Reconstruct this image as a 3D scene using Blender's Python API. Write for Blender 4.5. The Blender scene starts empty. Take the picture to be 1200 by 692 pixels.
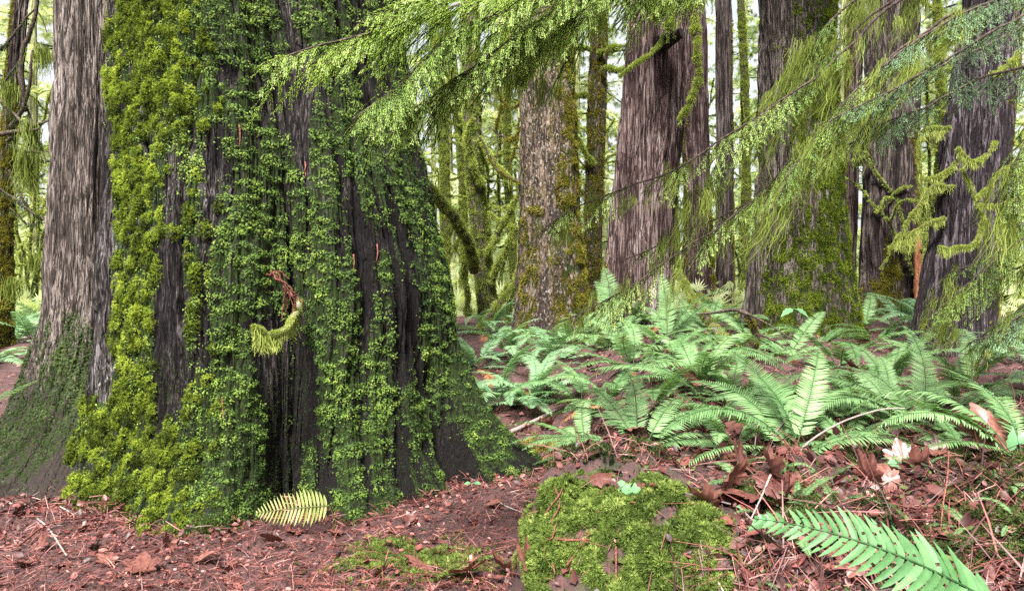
import bpy, math, random
import numpy as np
from math import radians, sin, cos, pi

random.seed(7)
RNG = np.random.default_rng(7)
F, EYE, HR = 889.0, 1.25, 346.0
SC = bpy.context.scene
COL = SC.collection


def W(px, py, Y):
    return np.array([(px - 600) / F * Y, Y, EYE - (py - HR) / F * Y])


def proj(P):
    y = np.maximum(P[:, 1], .2)
    return 600 + P[:, 0] / y * F, HR - (P[:, 2] - EYE) / y * F


# ------------------------------------------------------------------ noise
def _h(ix, iy, iz, seed):
    n = (ix.astype(np.int64) * 374761393 + iy.astype(np.int64) * 668265263 + iz.astype(np.int64) * 2147483647 + seed * 1274126177) & 0xFFFFFFFF
    n = ((n ^ (n >> 13)) * 1274126177) & 0xFFFFFFFF
    n = n ^ (n >> 16)
    return (n & 0xFFFFFF) / float(0xFFFFFF)


def vnoise(x, y, z, seed=0):
    x, y, z = np.broadcast_arrays(np.asarray(x, float), np.asarray(y, float), np.asarray(z, float))
    ix, iy, iz = np.floor(x), np.floor(y), np.floor(z)
    fx, fy, fz = x - ix, y - iy, z - iz
    fx = fx * fx * (3 - 2 * fx); fy = fy * fy * (3 - 2 * fy); fz = fz * fz * (3 - 2 * fz)
    r = 0
    for a in (0, 1):
        wx = fx if a else 1 - fx
        for b in (0, 1):
            wy = fy if b else 1 - fy
            for c in (0, 1):
                wz = fz if c else 1 - fz
                r = r + wx * wy * wz * _h(ix + a, iy + b, iz + c, seed)
    return r * 2 - 1


def fbm(x, y, z, o=3, seed=0):
    r, a, f, t = 0, 1, 1, 0
    for k in range(o):
        r = r + a * vnoise(np.asarray(x) * f, np.asarray(y) * f, np.asarray(z) * f, seed + k * 17)
        t += a; a *= .5; f *= 2.03
    return r / t


def sstep(t):
    t = np.clip(t, 0, 1)
    return t * t * (3 - 2 * t)


# ------------------------------------------------------------------ mesh building
class Geo:
    def __init__(s):
        s.v, s.f, s.t, s.n = [], {3: [], 4: []}, [], 0

    def add(s, V, Fc, tint=None):
        V = np.asarray(V, float).reshape(-1, 3); Fc = np.asarray(Fc, int)
        if len(V) == 0 or len(Fc) == 0:
            return
        s.v.append(V); s.f[Fc.shape[1]].append(Fc + s.n)
        if tint is None:
            tint = np.full(len(V), .5)
        s.t.append(np.broadcast_to(np.asarray(tint, float), (len(V),)))
        s.n += len(V)

    def arrays(s):
        return np.concatenate(s.v), [np.concatenate(s.f[k]) for k in (3, 4) if s.f[k]], np.concatenate(s.t)


def link(name, me, parent=None):
    o = bpy.data.objects.new(name, me)
    COL.objects.link(o)
    if parent is not None:
        o.parent = parent
    return o


def mesh_of(name, geo, m, smooth=False, origin=(0, 0, 0), attrs=None):
    V, Fs, T = geo.arrays()
    V = V - np.asarray(origin, float)
    me = bpy.data.meshes.new(name)
    me.vertices.add(len(V)); me.vertices.foreach_set('co', V.astype(np.float32).ravel())
    loops = np.concatenate([f.ravel() for f in Fs]); tot = np.concatenate([np.full(len(f), f.shape[1]) for f in Fs])
    start = np.concatenate([[0], np.cumsum(tot)[:-1]])
    me.loops.add(len(loops)); me.loops.foreach_set('vertex_index', loops.astype(np.int32))
    me.polygons.add(len(tot)); me.polygons.foreach_set('loop_start', start.astype(np.int32))
    if smooth:
        me.polygons.foreach_set('use_smooth', np.ones(len(tot), bool))
    a = me.attributes.new('tint', 'FLOAT', 'POINT'); a.data.foreach_set('value', T.astype(np.float32))
    for k, arr in (attrs or {}).items():
        a = me.attributes.new(k, 'FLOAT', 'POINT'); a.data.foreach_set('value', np.asarray(arr, np.float32))
    me.update(calc_edges=True)
    me.materials.append(m)
    return me


def part(name, geo, m, parent, smooth=False, attrs=None, label=None):
    """a mesh in world coordinates hung under its thing (or under a part of it)"""
    org = np.zeros(3); p = parent
    while p is not None:
        org = org + np.array(p.location); p = p.parent
    o = link(name, mesh_of(name, geo, m, smooth, org, attrs), parent)
    if label: o['label'] = label
    return o


def tag(o, label, cat, group=None, kind=None):
    o['label'] = label; o['category'] = cat
    if group: o['group'] = group
    if kind: o['kind'] = kind
    return o


def thing(name, label, cat, loc, group=None):
    o = bpy.data.objects.new(name, None); COL.objects.link(o)
    o.location = tuple(float(c) for c in loc); o.empty_display_size = .1
    return tag(o, label, cat, group)


def single(name, geo, m, label, cat, group=None, smooth=False, kind=None, origin=None):
    V = np.concatenate(geo.v)
    org = np.array([V[:, 0].mean(), V[:, 1].mean(), V[:, 2].min()]) if origin is None else np.asarray(origin)
    o = link(name, mesh_of(name, geo, m, smooth, org)); o.location = tuple(org)
    if kind:
        o['kind'] = kind
        if label: o['label'] = label
        if cat: o['category'] = cat
    else:
        tag(o, label, cat, group)
    return o


def unit(v):
    v = np.asarray(v, float)
    return v / np.maximum(np.linalg.norm(v, axis=-1, keepdims=True), 1e-9)


def scatter(geo, tmpl, pos, d, up, size, tint, tiptint=.25):
    """copies of a small shape: tmpl = (verts with y along the shoot, faces)"""
    TV, TF = tmpl
    N = len(pos)
    if N == 0: return
    y = unit(d); x = unit(np.cross(y, up)); z = np.cross(x, y)
    size = np.broadcast_to(np.asarray(size, float), (N,))[:, None, None]
    V = (TV[None, :, 0:1] * x[:, None, :] + TV[None, :, 1:2] * y[:, None, :] + TV[None, :, 2:3] * z[:, None, :]) * size + pos[:, None, :]
    k = len(TV)
    Fc = (TF[None] + (np.arange(N) * k)[:, None, None]).reshape(-1, TF.shape[1])
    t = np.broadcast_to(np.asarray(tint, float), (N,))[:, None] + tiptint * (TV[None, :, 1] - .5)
    geo.add(V.reshape(-1, 3), Fc, t.ravel())


def rnd(n, s=1.0):
    return RNG.normal(0, s, (n, 3))


def catmull(P, n):
    P = np.asarray(P, float)
    if len(P) == 2:
        t = np.linspace(0, 1, n)[:, None]
        return P[0] * (1 - t) + P[1] * t
    Q = np.vstack([2 * P[0] - P[1], P, 2 * P[-1] - P[-2]])
    seg = len(P) - 1
    u = np.linspace(0, seg - 1e-6, n); i = u.astype(int); t = (u - i)[:, None]
    a, b, c, d = Q[i], Q[i + 1], Q[i + 2], Q[i + 3]
    return .5 * (2 * b + (c - a) * t + (2 * a - 5 * b + 4 * c - d) * t ** 2 + (3 * b - 3 * c + d - a) * t ** 3)


def tangents(P):
    return unit(np.gradient(P, axis=0))


def tube(geo, P, R, sides=8, tint=.5, rough=0.0, seed=0):
    P = np.asarray(P, float); n = len(P)
    R = np.interp(np.linspace(0, 1, n), np.linspace(0, 1, len(R)), R) if np.ndim(R) else np.full(n, R)
    T = tangents(P)
    ref = np.array([0, 0, 1.]) if abs(T[:, 2]).mean() < .8 else np.array([0, 1., 0])
    A = unit(np.cross(T, ref)); B = np.cross(T, A)
    a = np.arange(sides) / sides * 2 * pi
    ca, sa = np.cos(a)[None, :, None], np.sin(a)[None, :, None]
    off = A[:, None, :] * ca + B[:, None, :] * sa
    rr = R[:, None, None] * np.ones((1, sides, 1))
    if rough:
        q = P[:, None, :] + off * rr
        rr = rr * (1 + rough * fbm(q[..., 0] / R.max() * .8, q[..., 1] / R.max() * .8, q[..., 2] / R.max() * .5, 2, seed)[..., None])
    V = (P[:, None, :] + off * rr).reshape(-1, 3)
    i = np.arange(n - 1)[:, None] * sides; j = np.arange(sides)[None, :]; k = (j + 1) % sides
    Fc = np.stack([i + j, i + k, i + sides + k, i + sides + j], -1).reshape(-1, 4)
    geo.add(V, Fc, tint)
    geo.add(np.vstack([V[:sides], P[:1]]), np.stack([np.arange(sides), np.full(sides, sides), (np.arange(sides) + 1) % sides], -1), tint)
    geo.add(np.vstack([V[-sides:], P[-1:]]), np.stack([np.arange(sides), (np.arange(sides) + 1) % sides, np.full(sides, sides)], -1), tint)


# small shapes (y = along the shoot, z = away from the bark)
def T_(v, f):
    return np.array(v, float), np.array(f, int)


SHOOT = T_([(0, 0, 0), (-.13, .35, .1), (.13, .35, .1), (0, 1, -.16),
            (-.36, .40, .02), (-.30, .78, -.10), (.36, .40, .02), (.30, .78, -.10), (0, .55, .14)],
           [(0, 8, 1), (0, 2, 8), (1, 8, 3), (8, 2, 3), (0, 1, 4), (1, 5, 4), (0, 6, 2), (2, 6, 7)])
_v, _f = [], []
for k in range(7):
    a = k / 7 * 2 * pi + (k % 2) * .3; t = .15 if k == 0 else (.55 + .3 * (k % 3))
    dx, dz, dy = sin(t) * cos(a), sin(t) * sin(a), cos(t)
    px_, pz_ = -sin(a) * .13, cos(a) * .13
    b = len(_v)
    _v += [(px_, .02, pz_), (-px_, .02, -pz_), (dx, dy, dz)]; _f.append((b, b + 1, b + 2))
TUFT = T_(_v, _f)
NEEDLE = T_([(0, 0, 0), (-.065, .5, .0), (0, 1, 0), (.065, .5, .0)], [(0, 3, 2, 1)])
_v, _f = [(0, 0, 0)], []
for k in range(9):                                   # flat spray with ragged fingers
    a = (k - 4) * .27; L = 1 - .09 * abs(k - 4) + (.12 if k % 2 else 0)
    b = len(_v)
    _v += [(sin(a - .10) * L * .5, cos(a - .10) * L * .5, .04), (sin(a + .10) * L * .5, cos(a + .10) * L * .5, .04), (sin(a) * L, cos(a) * L, -.16 - .02 * (k % 3))]
    _f += [(0, b + 1, b), (b, b + 1, b + 2)]
SPRAY = T_(_v, _f)
LEAFLET = T_([(0, 0, 0), (-.28, .4, .07), (0, 1, -.05), (.28, .4, .07), (0, .45, 0)], [(0, 4, 2, 1), (0, 3, 2, 4)])
CHIP = T_([(0, 0, 0), (-.3, .3, .12), (-.22, .75, .05), (0, 1, .1), (.25, .7, .16), (.28, .25, .04), (0, .5, -.02)],
          [(0, 6, 1), (1, 6, 2), (2, 6, 3), (3, 6, 4), (4, 6, 5), (5, 6, 0)])


# ------------------------------------------------------------------ materials
def nodes_of(name):
    m = bpy.data.materials.new(name); m.use_nodes = True
    nt = m.node_tree; nt.nodes.clear()
    out = nt.nodes.new('ShaderNodeOutputMaterial')
    return m, nt, out


def ramp(nt, stops):
    r = nt.nodes.new('ShaderNodeValToRGB'); e = r.color_ramp.elements
    while len(e) < len(stops): e.new(.5)
    for i, (p, c) in enumerate(stops):
        e[i].position = p; e[i].color = (*c, 1)
    return r


def math_(nt, op, a, b=None):
    n = nt.nodes.new('ShaderNodeMath'); n.operation = op
    for i, v in enumerate((a, b)):
        if v is None: continue
        if isinstance(v, (int, float)): n.inputs[i].default_value = v
        else: nt.links.new(v, n.inputs[i])
    return n.outputs[0]


def noise_(nt, scale, detail=3, stretch=None, rough=.55, dist=0.0):
    tc = nt.nodes.new('ShaderNodeTexCoord'); n = nt.nodes.new('ShaderNodeTexNoise')
    n.inputs['Scale'].default_value = scale; n.inputs['Detail'].default_value = detail; n.inputs['Roughness'].default_value = rough
    n.inputs['Distortion'].default_value = dist
    if stretch:
        mp = nt.nodes.new('ShaderNodeMapping'); mp.inputs['Scale'].default_value = stretch
        nt.links.new(tc.outputs['Object'], mp.inputs['Vector']); nt.links.new(mp.outputs[0], n.inputs['Vector'])
    else:
        nt.links.new(tc.outputs['Object'], n.inputs['Vector'])
    return n.outputs['Fac']


def attr_(nt, name):
    a = nt.nodes.new('ShaderNodeAttribute'); a.attribute_name = name
    return a.outputs['Fac']


def leaf_mat(name, stops, rough=.5, spec=.35, transl=.3, nscale=8., namt=.5, ramt=.0, tcol=(1.1, 1.15, .6), under=None):
    m, nt, out = nodes_of(name)
    fac = attr_(nt, 'tint')
    fac = math_(nt, 'ADD', fac, math_(nt, 'MULTIPLY', math_(nt, 'SUBTRACT', noise_(nt, nscale), .5), namt))
    if ramt:
        oi = nt.nodes.new('ShaderNodeObjectInfo')
        fac = math_(nt, 'ADD', fac, math_(nt, 'MULTIPLY', math_(nt, 'SUBTRACT', oi.outputs['Random'], .5), ramt))
    r = ramp(nt, stops); nt.links.new(fac, r.inputs[0])
    b = nt.nodes.new('ShaderNodeBsdfPrincipled'); b.inputs['Roughness'].default_value = rough
    b.inputs['Specular IOR Level'].default_value = spec
    if under:                                             # the paler underside of a needle
        ge = nt.nodes.new('ShaderNodeNewGeometry'); mu = nt.nodes.new('ShaderNodeMix'); mu.data_type = 'RGBA'
        nt.links.new(math_(nt, 'MULTIPLY', ge.outputs['Backfacing'], .22), mu.inputs[0]); nt.links.new(r.outputs[0], mu.inputs[6]); mu.inputs[7].default_value = (*under, 1)
        nt.links.new(mu.outputs[2], b.inputs['Base Color'])
    else:
        nt.links.new(r.outputs[0], b.inputs['Base Color'])
    if transl > 0:
        mul = nt.nodes.new('ShaderNodeMix'); mul.data_type = 'RGBA'; mul.blend_type = 'MULTIPLY'; mul.inputs[0].default_value = 1
        nt.links.new(r.outputs[0], mul.inputs[6]); mul.inputs[7].default_value = (*tcol, 1)
        t = nt.nodes.new('ShaderNodeBsdfTranslucent'); nt.links.new(mul.outputs[2], t.inputs['Color'])
        mx = nt.nodes.new('ShaderNodeMixShader'); mx.inputs[0].default_value = transl
        nt.links.new(b.outputs[0], mx.inputs[1]); nt.links.new(t.outputs[0], mx.inputs[2])
        nt.links.new(mx.outputs[0], out.inputs['Surface'])
    else:
        nt.links.new(b.outputs[0], out.inputs['Surface'])
    return m


def bark_mat(name, stops, moss=(.016, .026, .006), freq=22., vert=2.2, bump=.6, lichen=None, rough=.9, spec=.1):
    m, nt, out = nodes_of(name)
    def crack(fr, vt, wid):
        a = math_(nt, 'ABSOLUTE', math_(nt, 'SUBTRACT', noise_(nt, 1, 2.5, (fr, fr, vt), .6, .35), .5))
        rr = ramp(nt, [(0, (0, 0, 0)), (wid, (.75, .75, .75)), (wid * 2.6, (1, 1, 1))]); nt.links.new(a, rr.inputs[0]); return rr.outputs[0]
    c1 = crack(freq * .8, vert * .7, .05); c2 = crack(freq * 2.1, vert * 1.8, .06)
    n2 = noise_(nt, 1, 6, (freq * 4, freq * 4, vert * 6), .7)
    n3 = noise_(nt, 2.2, 3)
    n2b = noise_(nt, 1, 4, (freq * 9, freq * 9, vert * 9), .75)
    fac = math_(nt, 'ADD', math_(nt, 'MULTIPLY', c1, .34), math_(nt, 'MULTIPLY', c2, .22))
    fac = math_(nt, 'ADD', fac, math_(nt, 'ADD', math_(nt, 'MULTIPLY', math_(nt, 'SUBTRACT', n2, .42), .55), math_(nt, 'MULTIPLY', math_(nt, 'SUBTRACT', n2b, .48), .55)))
    fac = math_(nt, 'ADD', fac, math_(nt, 'SUBTRACT', attr_(nt, 'tint'), .55))
    fac = math_(nt, 'ADD', fac, math_(nt, 'MULTIPLY', math_(nt, 'SUBTRACT', n3, .5), .45))
    n1 = math_(nt, 'ADD', math_(nt, 'MULTIPLY', c1, .8), math_(nt, 'MULTIPLY', c2, .4))
    r = ramp(nt, stops); nt.links.new(fac, r.inputs[0]); col = r.outputs[0]
    if lichen:
        l = noise_(nt, 38, 5, (1, 1, .6), .7)
        lr = ramp(nt, [(.56, (0, 0, 0)), (.64, (1, 1, 1))]); nt.links.new(l, lr.inputs[0])
        mx = nt.nodes.new('ShaderNodeMix'); mx.data_type = 'RGBA'
        nt.links.new(math_(nt, 'MULTIPLY', lr.outputs[0], .75), mx.inputs[0]); nt.links.new(col, mx.inputs[6]); mx.inputs[7].default_value = (*lichen, 1); col = mx.outputs[2]
    ms = attr_(nt, 'moss')
    mf = math_(nt, 'ADD', ms, math_(nt, 'MULTIPLY', math_(nt, 'SUBTRACT', noise_(nt, 30, 5, (1, 1, .5), .7), .5), 1.6))
    mr = ramp(nt, [(.42, (0, 0, 0)), (.62, (1, 1, 1))]); nt.links.new(mf, mr.inputs[0])
    mx = nt.nodes.new('ShaderNodeMix'); mx.data_type = 'RGBA'
    mc = ramp(nt, [(.3, tuple(c * .55 for c in moss)), (.7, tuple(c * 1.3 for c in moss))]); nt.links.new(noise_(nt, 60, 4), mc.inputs[0])
    nt.links.new(mr.outputs[0], mx.inputs[0]); nt.links.new(col, mx.inputs[6]); nt.links.new(mc.outputs[0], mx.inputs[7])
    b = nt.nodes.new('ShaderNodeBsdfPrincipled'); b.inputs['Roughness'].default_value = rough; b.inputs['Specular IOR Level'].default_value = spec
    nt.links.new(mx.outputs[2], b.inputs['Base Color'])
    bp = nt.nodes.new('ShaderNodeBump'); bp.inputs['Strength'].default_value = bump; bp.inputs['Distance'].default_value = .02
    nt.links.new(math_(nt, 'ADD', n1, math_(nt, 'MULTIPLY', n2b, .5)), bp.inputs['Height']); nt.links.new(bp.outputs[0], b.inputs['Normal'])
    nt.links.new(b.outputs[0], out.inputs['Surface'])
    return m


M = {}
M['bark_giant'] = bark_mat('bark_giant', [(.36, (.006, .005, .005)), (.50, (.022, .018, .017)), (.63, (.058, .050, .050)), (.84, (.20, .19, .195))], freq=26, vert=3.4, bump=.75)
M['bark_grey'] = bark_mat('bark_grey', [(.36, (.028, .022, .019)), (.48, (.085, .068, .06)), (.62, (.15, .125, .112)), (.84, (.25, .22, .205))], freq=26, vert=2.2, bump=.8)
M['bark_cedar'] = bark_mat('bark_cedar', [(.36, (.022, .013, .013)), (.48, (.075, .048, .044)), (.62, (.14, .101, .096)), (.86, (.27, .235, .23))], freq=24, vert=.8, bump=.8)
M['bark_dark'] = bark_mat('bark_dark', [(.36, (.014, .010, .010)), (.48, (.045, .034, .031)), (.62, (.092, .074, .068)), (.84, (.18, .155, .145))], freq=24, vert=1.0, bump=.8)
M['bark_spotted'] = bark_mat('bark_spotted', [(.36, (.022, .016, .013)), (.48, (.065, .046, .033)), (.60, (.115, .083, .06)), (.80, (.2, .165, .135))], freq=16, vert=5, bump=.7, lichen=(.27, .25, .22))
M['bark_purple'] = bark_mat('bark_purple', [(.36, (.022, .017, .019)), (.48, (.072, .057, .064)), (.62, (.135, .112, .122)), (.84, (.26, .235, .25))], freq=24, vert=1.4, bump=.9)
M['bark_far'] = bark_mat('bark_far', [(.36, (.10, .10, .05)), (.48, (.19, .20, .09)), (.62, (.29, .30, .15)), (.84, (.40, .40, .26))], freq=20, vert=3, bump=.4)  # far stems paled; background glow put into the bark colour
M['bark_twig'] = bark_mat('bark_twig', [(.25, (.03, .022, .018)), (.5, (.08, .06, .05)), (.8, (.16, .13, .11))], freq=40, vert=40, bump=.4)
M['twig_pale'] = bark_mat('twig_pale', [(.25, (.16, .12, .11)), (.5, (.3, .24, .22)), (.8, (.42, .37, .34))], freq=60, vert=60, bump=.3)
M['twig_red'] = bark_mat('twig_red', [(.25, (.07, .025, .02)), (.5, (.17, .065, .05)), (.8, (.28, .13, .1))], freq=60, vert=60, bump=.3)
M['wood_red'] = bark_mat('wood_red', [(.25, (.16, .06, .03)), (.5, (.34, .15, .08)), (.8, (.5, .28, .17))], freq=40, vert=2, bump=.5)

M['moss_cushion'] = leaf_mat('moss_cushion', [(.05, (.025, .036, .005)), (.4, (.095, .13, .013)), (.7, (.20, .26, .026)), (1, (.34, .40, .055))], .7, .15, .35, 6, .5)
M['moss_leafy'] = leaf_mat('moss_leafy', [(.02, (.008, .018, .004)), (.4, (.048, .092, .013)), (.7, (.12, .19, .026)), (1, (.24, .32, .055))], .6, .25, .3, 5, .6)
M['moss_dark'] = leaf_mat('moss_dark', [(.05, (.010, .017, .005)), (.5, (.034, .055, .012)), (1, (.09, .125, .028))], .7, .2, .25, 5, .6)
M['moss_olive'] = leaf_mat('moss_olive', [(.05, (.045, .04, .006)), (.5, (.16, .145, .018)), (1, (.32, .30, .05))], .75, .15, .3, 5, .6)
M['moss_bright'] = leaf_mat('moss_bright', [(.05, (.012, .022, .005)), (.45, (.056, .088, .015)), (.75, (.125, .175, .034)), (1, (.26, .32, .085))], .65, .15, .35, 9, .6)
M['moss_limb'] = leaf_mat('moss_limb', [(.05, (.09, .11, .02)), (.5, (.23, .28, .06)), (1, (.40, .44, .13))], .75, .15, .4, 6, .5)
M['moss_drape'] = leaf_mat('moss_drape', [(.05, (.055, .07, .012)), (.5, (.15, .19, .035)), (1, (.27, .31, .08))], .75, .12, .4, 5, .6)
M['needles'] = leaf_mat('needles', [(.0, (.07, .14, .045)), (.35, (.18, .33, .075)), (.65, (.32, .49, .10)), (1, (.47, .63, .18))], .45, .3, .55, 3, .6, under=(.22, .36, .27))
M['needles_blue'] = leaf_mat('needles_blue', [(.0, (.05, .11, .06)), (.4, (.13, .25, .13)), (.75, (.23, .39, .17)), (1, (.35, .51, .24))], .45, .35, .45, 3, .6, under=(.22, .38, .30))
M['fern'] = leaf_mat('fern', [(.0, (.022, .055, .017)), (.4, (.082, .162, .058)), (.7, (.158, .265, .11)), (1, (.26, .38, .19))], .5, .2, .35, 4, .3, .35)
M['fern_pale'] = leaf_mat('fern_pale', [(.0, (.05, .11, .05)), (.4, (.12, .225, .11)), (.7, (.19, .31, .16)), (1, (.28, .40, .23))], .5, .2, .35, 4, .3, .3)
M['fern_glossy'] = leaf_mat('fern_glossy', [(.0, (.014, .045, .011)), (.45, (.04, .105, .034)), (.75, (.075, .165, .06)), (1, (.16, .22, .06))], .5, .22, .22, 45, .5)
M['fern_yellow'] = leaf_mat('fern_yellow', [(.0, (.05, .065, .012)), (.5, (.14, .165, .035)), (1, (.25, .27, .08))], .5, .3, .3, 8, .4)
M['fern_brown'] = leaf_mat('fern_brown', [(.0, (.10, .04, .02)), (.5, (.28, .13, .06)), (1, (.42, .22, .12))], .7, .2, .3, 4, .3)
M['maple_leaf'] = leaf_mat('maple_leaf', [(.0, (.03, .010, .009)), (.35, (.075, .026, .021)), (.7, (.14, .056, .042)), (1, (.22, .11, .085))], .42, .45, .10, 9, .9, .35, (1.1, .7, .5))
M['litter'] = leaf_mat('litter', [(.0, (.016, .006, .005)), (.35, (.062, .018, .015)), (.65, (.145, .044, .037)), (.9, (.22, .088, .07)), (1, (.28, .15, .125))], .55, .4, .0, 2.5, .6)
M['seedling'] = leaf_mat('seedling', [(.0, (.05, .13, .05)), (.5, (.12, .27, .12)), (1, (.22, .38, .2))], .4, .4, .4, 8, .4)
M['far_leaf'] = leaf_mat('far_leaf', [(.0, (.16, .19, .08)), (.4, (.35, .40, .19)), (.7, (.49, .54, .30)), (1, (.63, .67, .43))], .6, .2, .6, .6, .6)  # leaf colours paled to stand in for haze and background glow
M['far_blue'] = leaf_mat('far_blue', [(.0, (.13, .18, .08)), (.4, (.29, .37, .18)), (.7, (.42, .50, .27)), (1, (.55, .61, .38))], .6, .2, .6, .6, .6)  # paled likewise, in place of haze
M['canopy'] = leaf_mat('canopy', [(.0, (.03, .06, .02)), (1, (.10, .16, .06))], .6, .2, .25, 1, .5)


def ground_mat():
    m, nt, out = nodes_of('ground_soil')
    fac = math_(nt, 'ADD', math_(nt, 'MULTIPLY', noise_(nt, 14, 8, None, .7), .7), math_(nt, 'MULTIPLY', noise_(nt, 70, 4, None, .7), .4))
    r = ramp(nt, [(.3, (.008, .004, .004)), (.5, (.028, .011, .010)), (.65, (.07, .026, .024)), (.8, (.13, .055, .05))]); nt.links.new(fac, r.inputs[0])
    mo = math_(nt, 'ADD', attr_(nt, 'moss'), math_(nt, 'MULTIPLY', math_(nt, 'SUBTRACT', noise_(nt, 9, 5, None, .65), .5), 1.2))
    mr = ramp(nt, [(.45, (0, 0, 0)), (.6, (1, 1, 1))]); nt.links.new(mo, mr.inputs[0])
    mc = ramp(nt, [(.3, (.006, .008, .003)), (.7, (.025, .034, .009))]); nt.links.new(noise_(nt, 50, 5), mc.inputs[0])
    mx = nt.nodes.new('ShaderNodeMix'); mx.data_type = 'RGBA'
    nt.links.new(mr.outputs[0], mx.inputs[0]); nt.links.new(r.outputs[0], mx.inputs[6]); nt.links.new(mc.outputs[0], mx.inputs[7])
    b = nt.nodes.new('ShaderNodeBsdfPrincipled'); b.inputs['Roughness'].default_value = .8
    nt.links.new(mx.outputs[2], b.inputs['Base Color'])
    bp = nt.nodes.new('ShaderNodeBump'); bp.inputs['Strength'].default_value = .9; bp.inputs['Distance'].default_value = .03
    nt.links.new(fac, bp.inputs['Height']); nt.links.new(bp.outputs[0], b.inputs['Normal'])
    nt.links.new(b.outputs[0], out.inputs['Surface'])
    return m


M['ground'] = ground_mat()


# ------------------------------------------------------------------ the ground
def ground(x, y):
    x = np.asarray(x, float); y = np.asarray(y, float)
    zl = np.interp(y, [-8, 0, 5, 6, 7.5, 9, 13, 20, 40, 70], [-.15, -.02, .02, .2, .5, .76, .93, 1.05, 1.2, 1.5])
    zl = zl - .25 * sstep((-x - 4.5) / 3) * sstep((y - 3) / 4) * (y < 14)
    yf = np.clip(2.85 - .75 * (x - .3), 1.75, 2.9)
    t = sstep((y - (yf - .8)) / .8)
    zr = t * np.interp(y, [1.5, 2.9, 3.3, 3.8, 5, 6.5, 8.5, 13, 20, 40, 70], [.5, .52, .54, .5, .58, .70, .82, .95, 1.05, 1.2, 1.5])
    xb = np.interp(y, [2.5, 3.4, 4.5, 6, 8], [.03, .05, .30, .3, .0])
    xb = xb + .16 * fbm(y * 1.6, x * .6, 7, 2, 19) * (y < 6)
    w = np.interp(y, [2.5, 3.6, 5, 9], [.22, .25, .5, 1.5])
    s = sstep((x - xb) / w)
    z = zl * (1 - s) + zr * s
    near = 1 / (1 + np.maximum(y, 0) * .02)
    z = z + .06 * fbm(x * 1.7, y * 1.7, 0, 3, 5) * near + .03 * fbm(x * 9, y * 9, 0, 3, 9) + .008 * vnoise(x * 34, y * 34, 0, 11)
    z = z + (.07 * fbm(x * 4, y * 4, 1, 2, 21) + .10 * np.abs(fbm(x * 6, y * 6, 3, 2, 23)) - .03) * s * (y < 9) - .035 * np.exp(-((x - .35) / .35) ** 2 - ((y - 3.0) / .35) ** 2) - .05 * np.exp(-((x - .85) / .16) ** 2 - ((y - 2.5) / .4) ** 2)
    return z


def ground_moss(x, y):
    m = .42 * sstep((x + .02) / .25) * sstep((4.6 - y) / 1.2)
    m = m + .45 * sstep((y - 11) / 5)
    return m


gx = np.sinh(np.linspace(-4.6, 4.6, 520)); gx = gx / gx.max() * 45
gy = np.concatenate([np.linspace(-12, .9, 26), np.linspace(1, 6, 260), np.linspace(6.05, 14, 150), np.linspace(14.4, 80, 70)])
GX, GY = np.meshgrid(gx, gy)
GZ = ground(GX, GY)
g = Geo(); nx, ny = len(gx), len(gy)
i = np.arange(ny - 1)[:, None] * nx; j = np.arange(nx - 1)[None, :]
g.add(np.stack([GX, GY, GZ], -1).reshape(-1, 3), np.stack([i + j, i + j + 1, i + nx + j + 1, i + nx + j], -1).reshape(-1, 4))
o = link('ground', mesh_of('ground', g, M['ground'], True, (0, 0, 0), {'moss': ground_moss(GX, GY).ravel()})); o['kind'] = 'structure'


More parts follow.
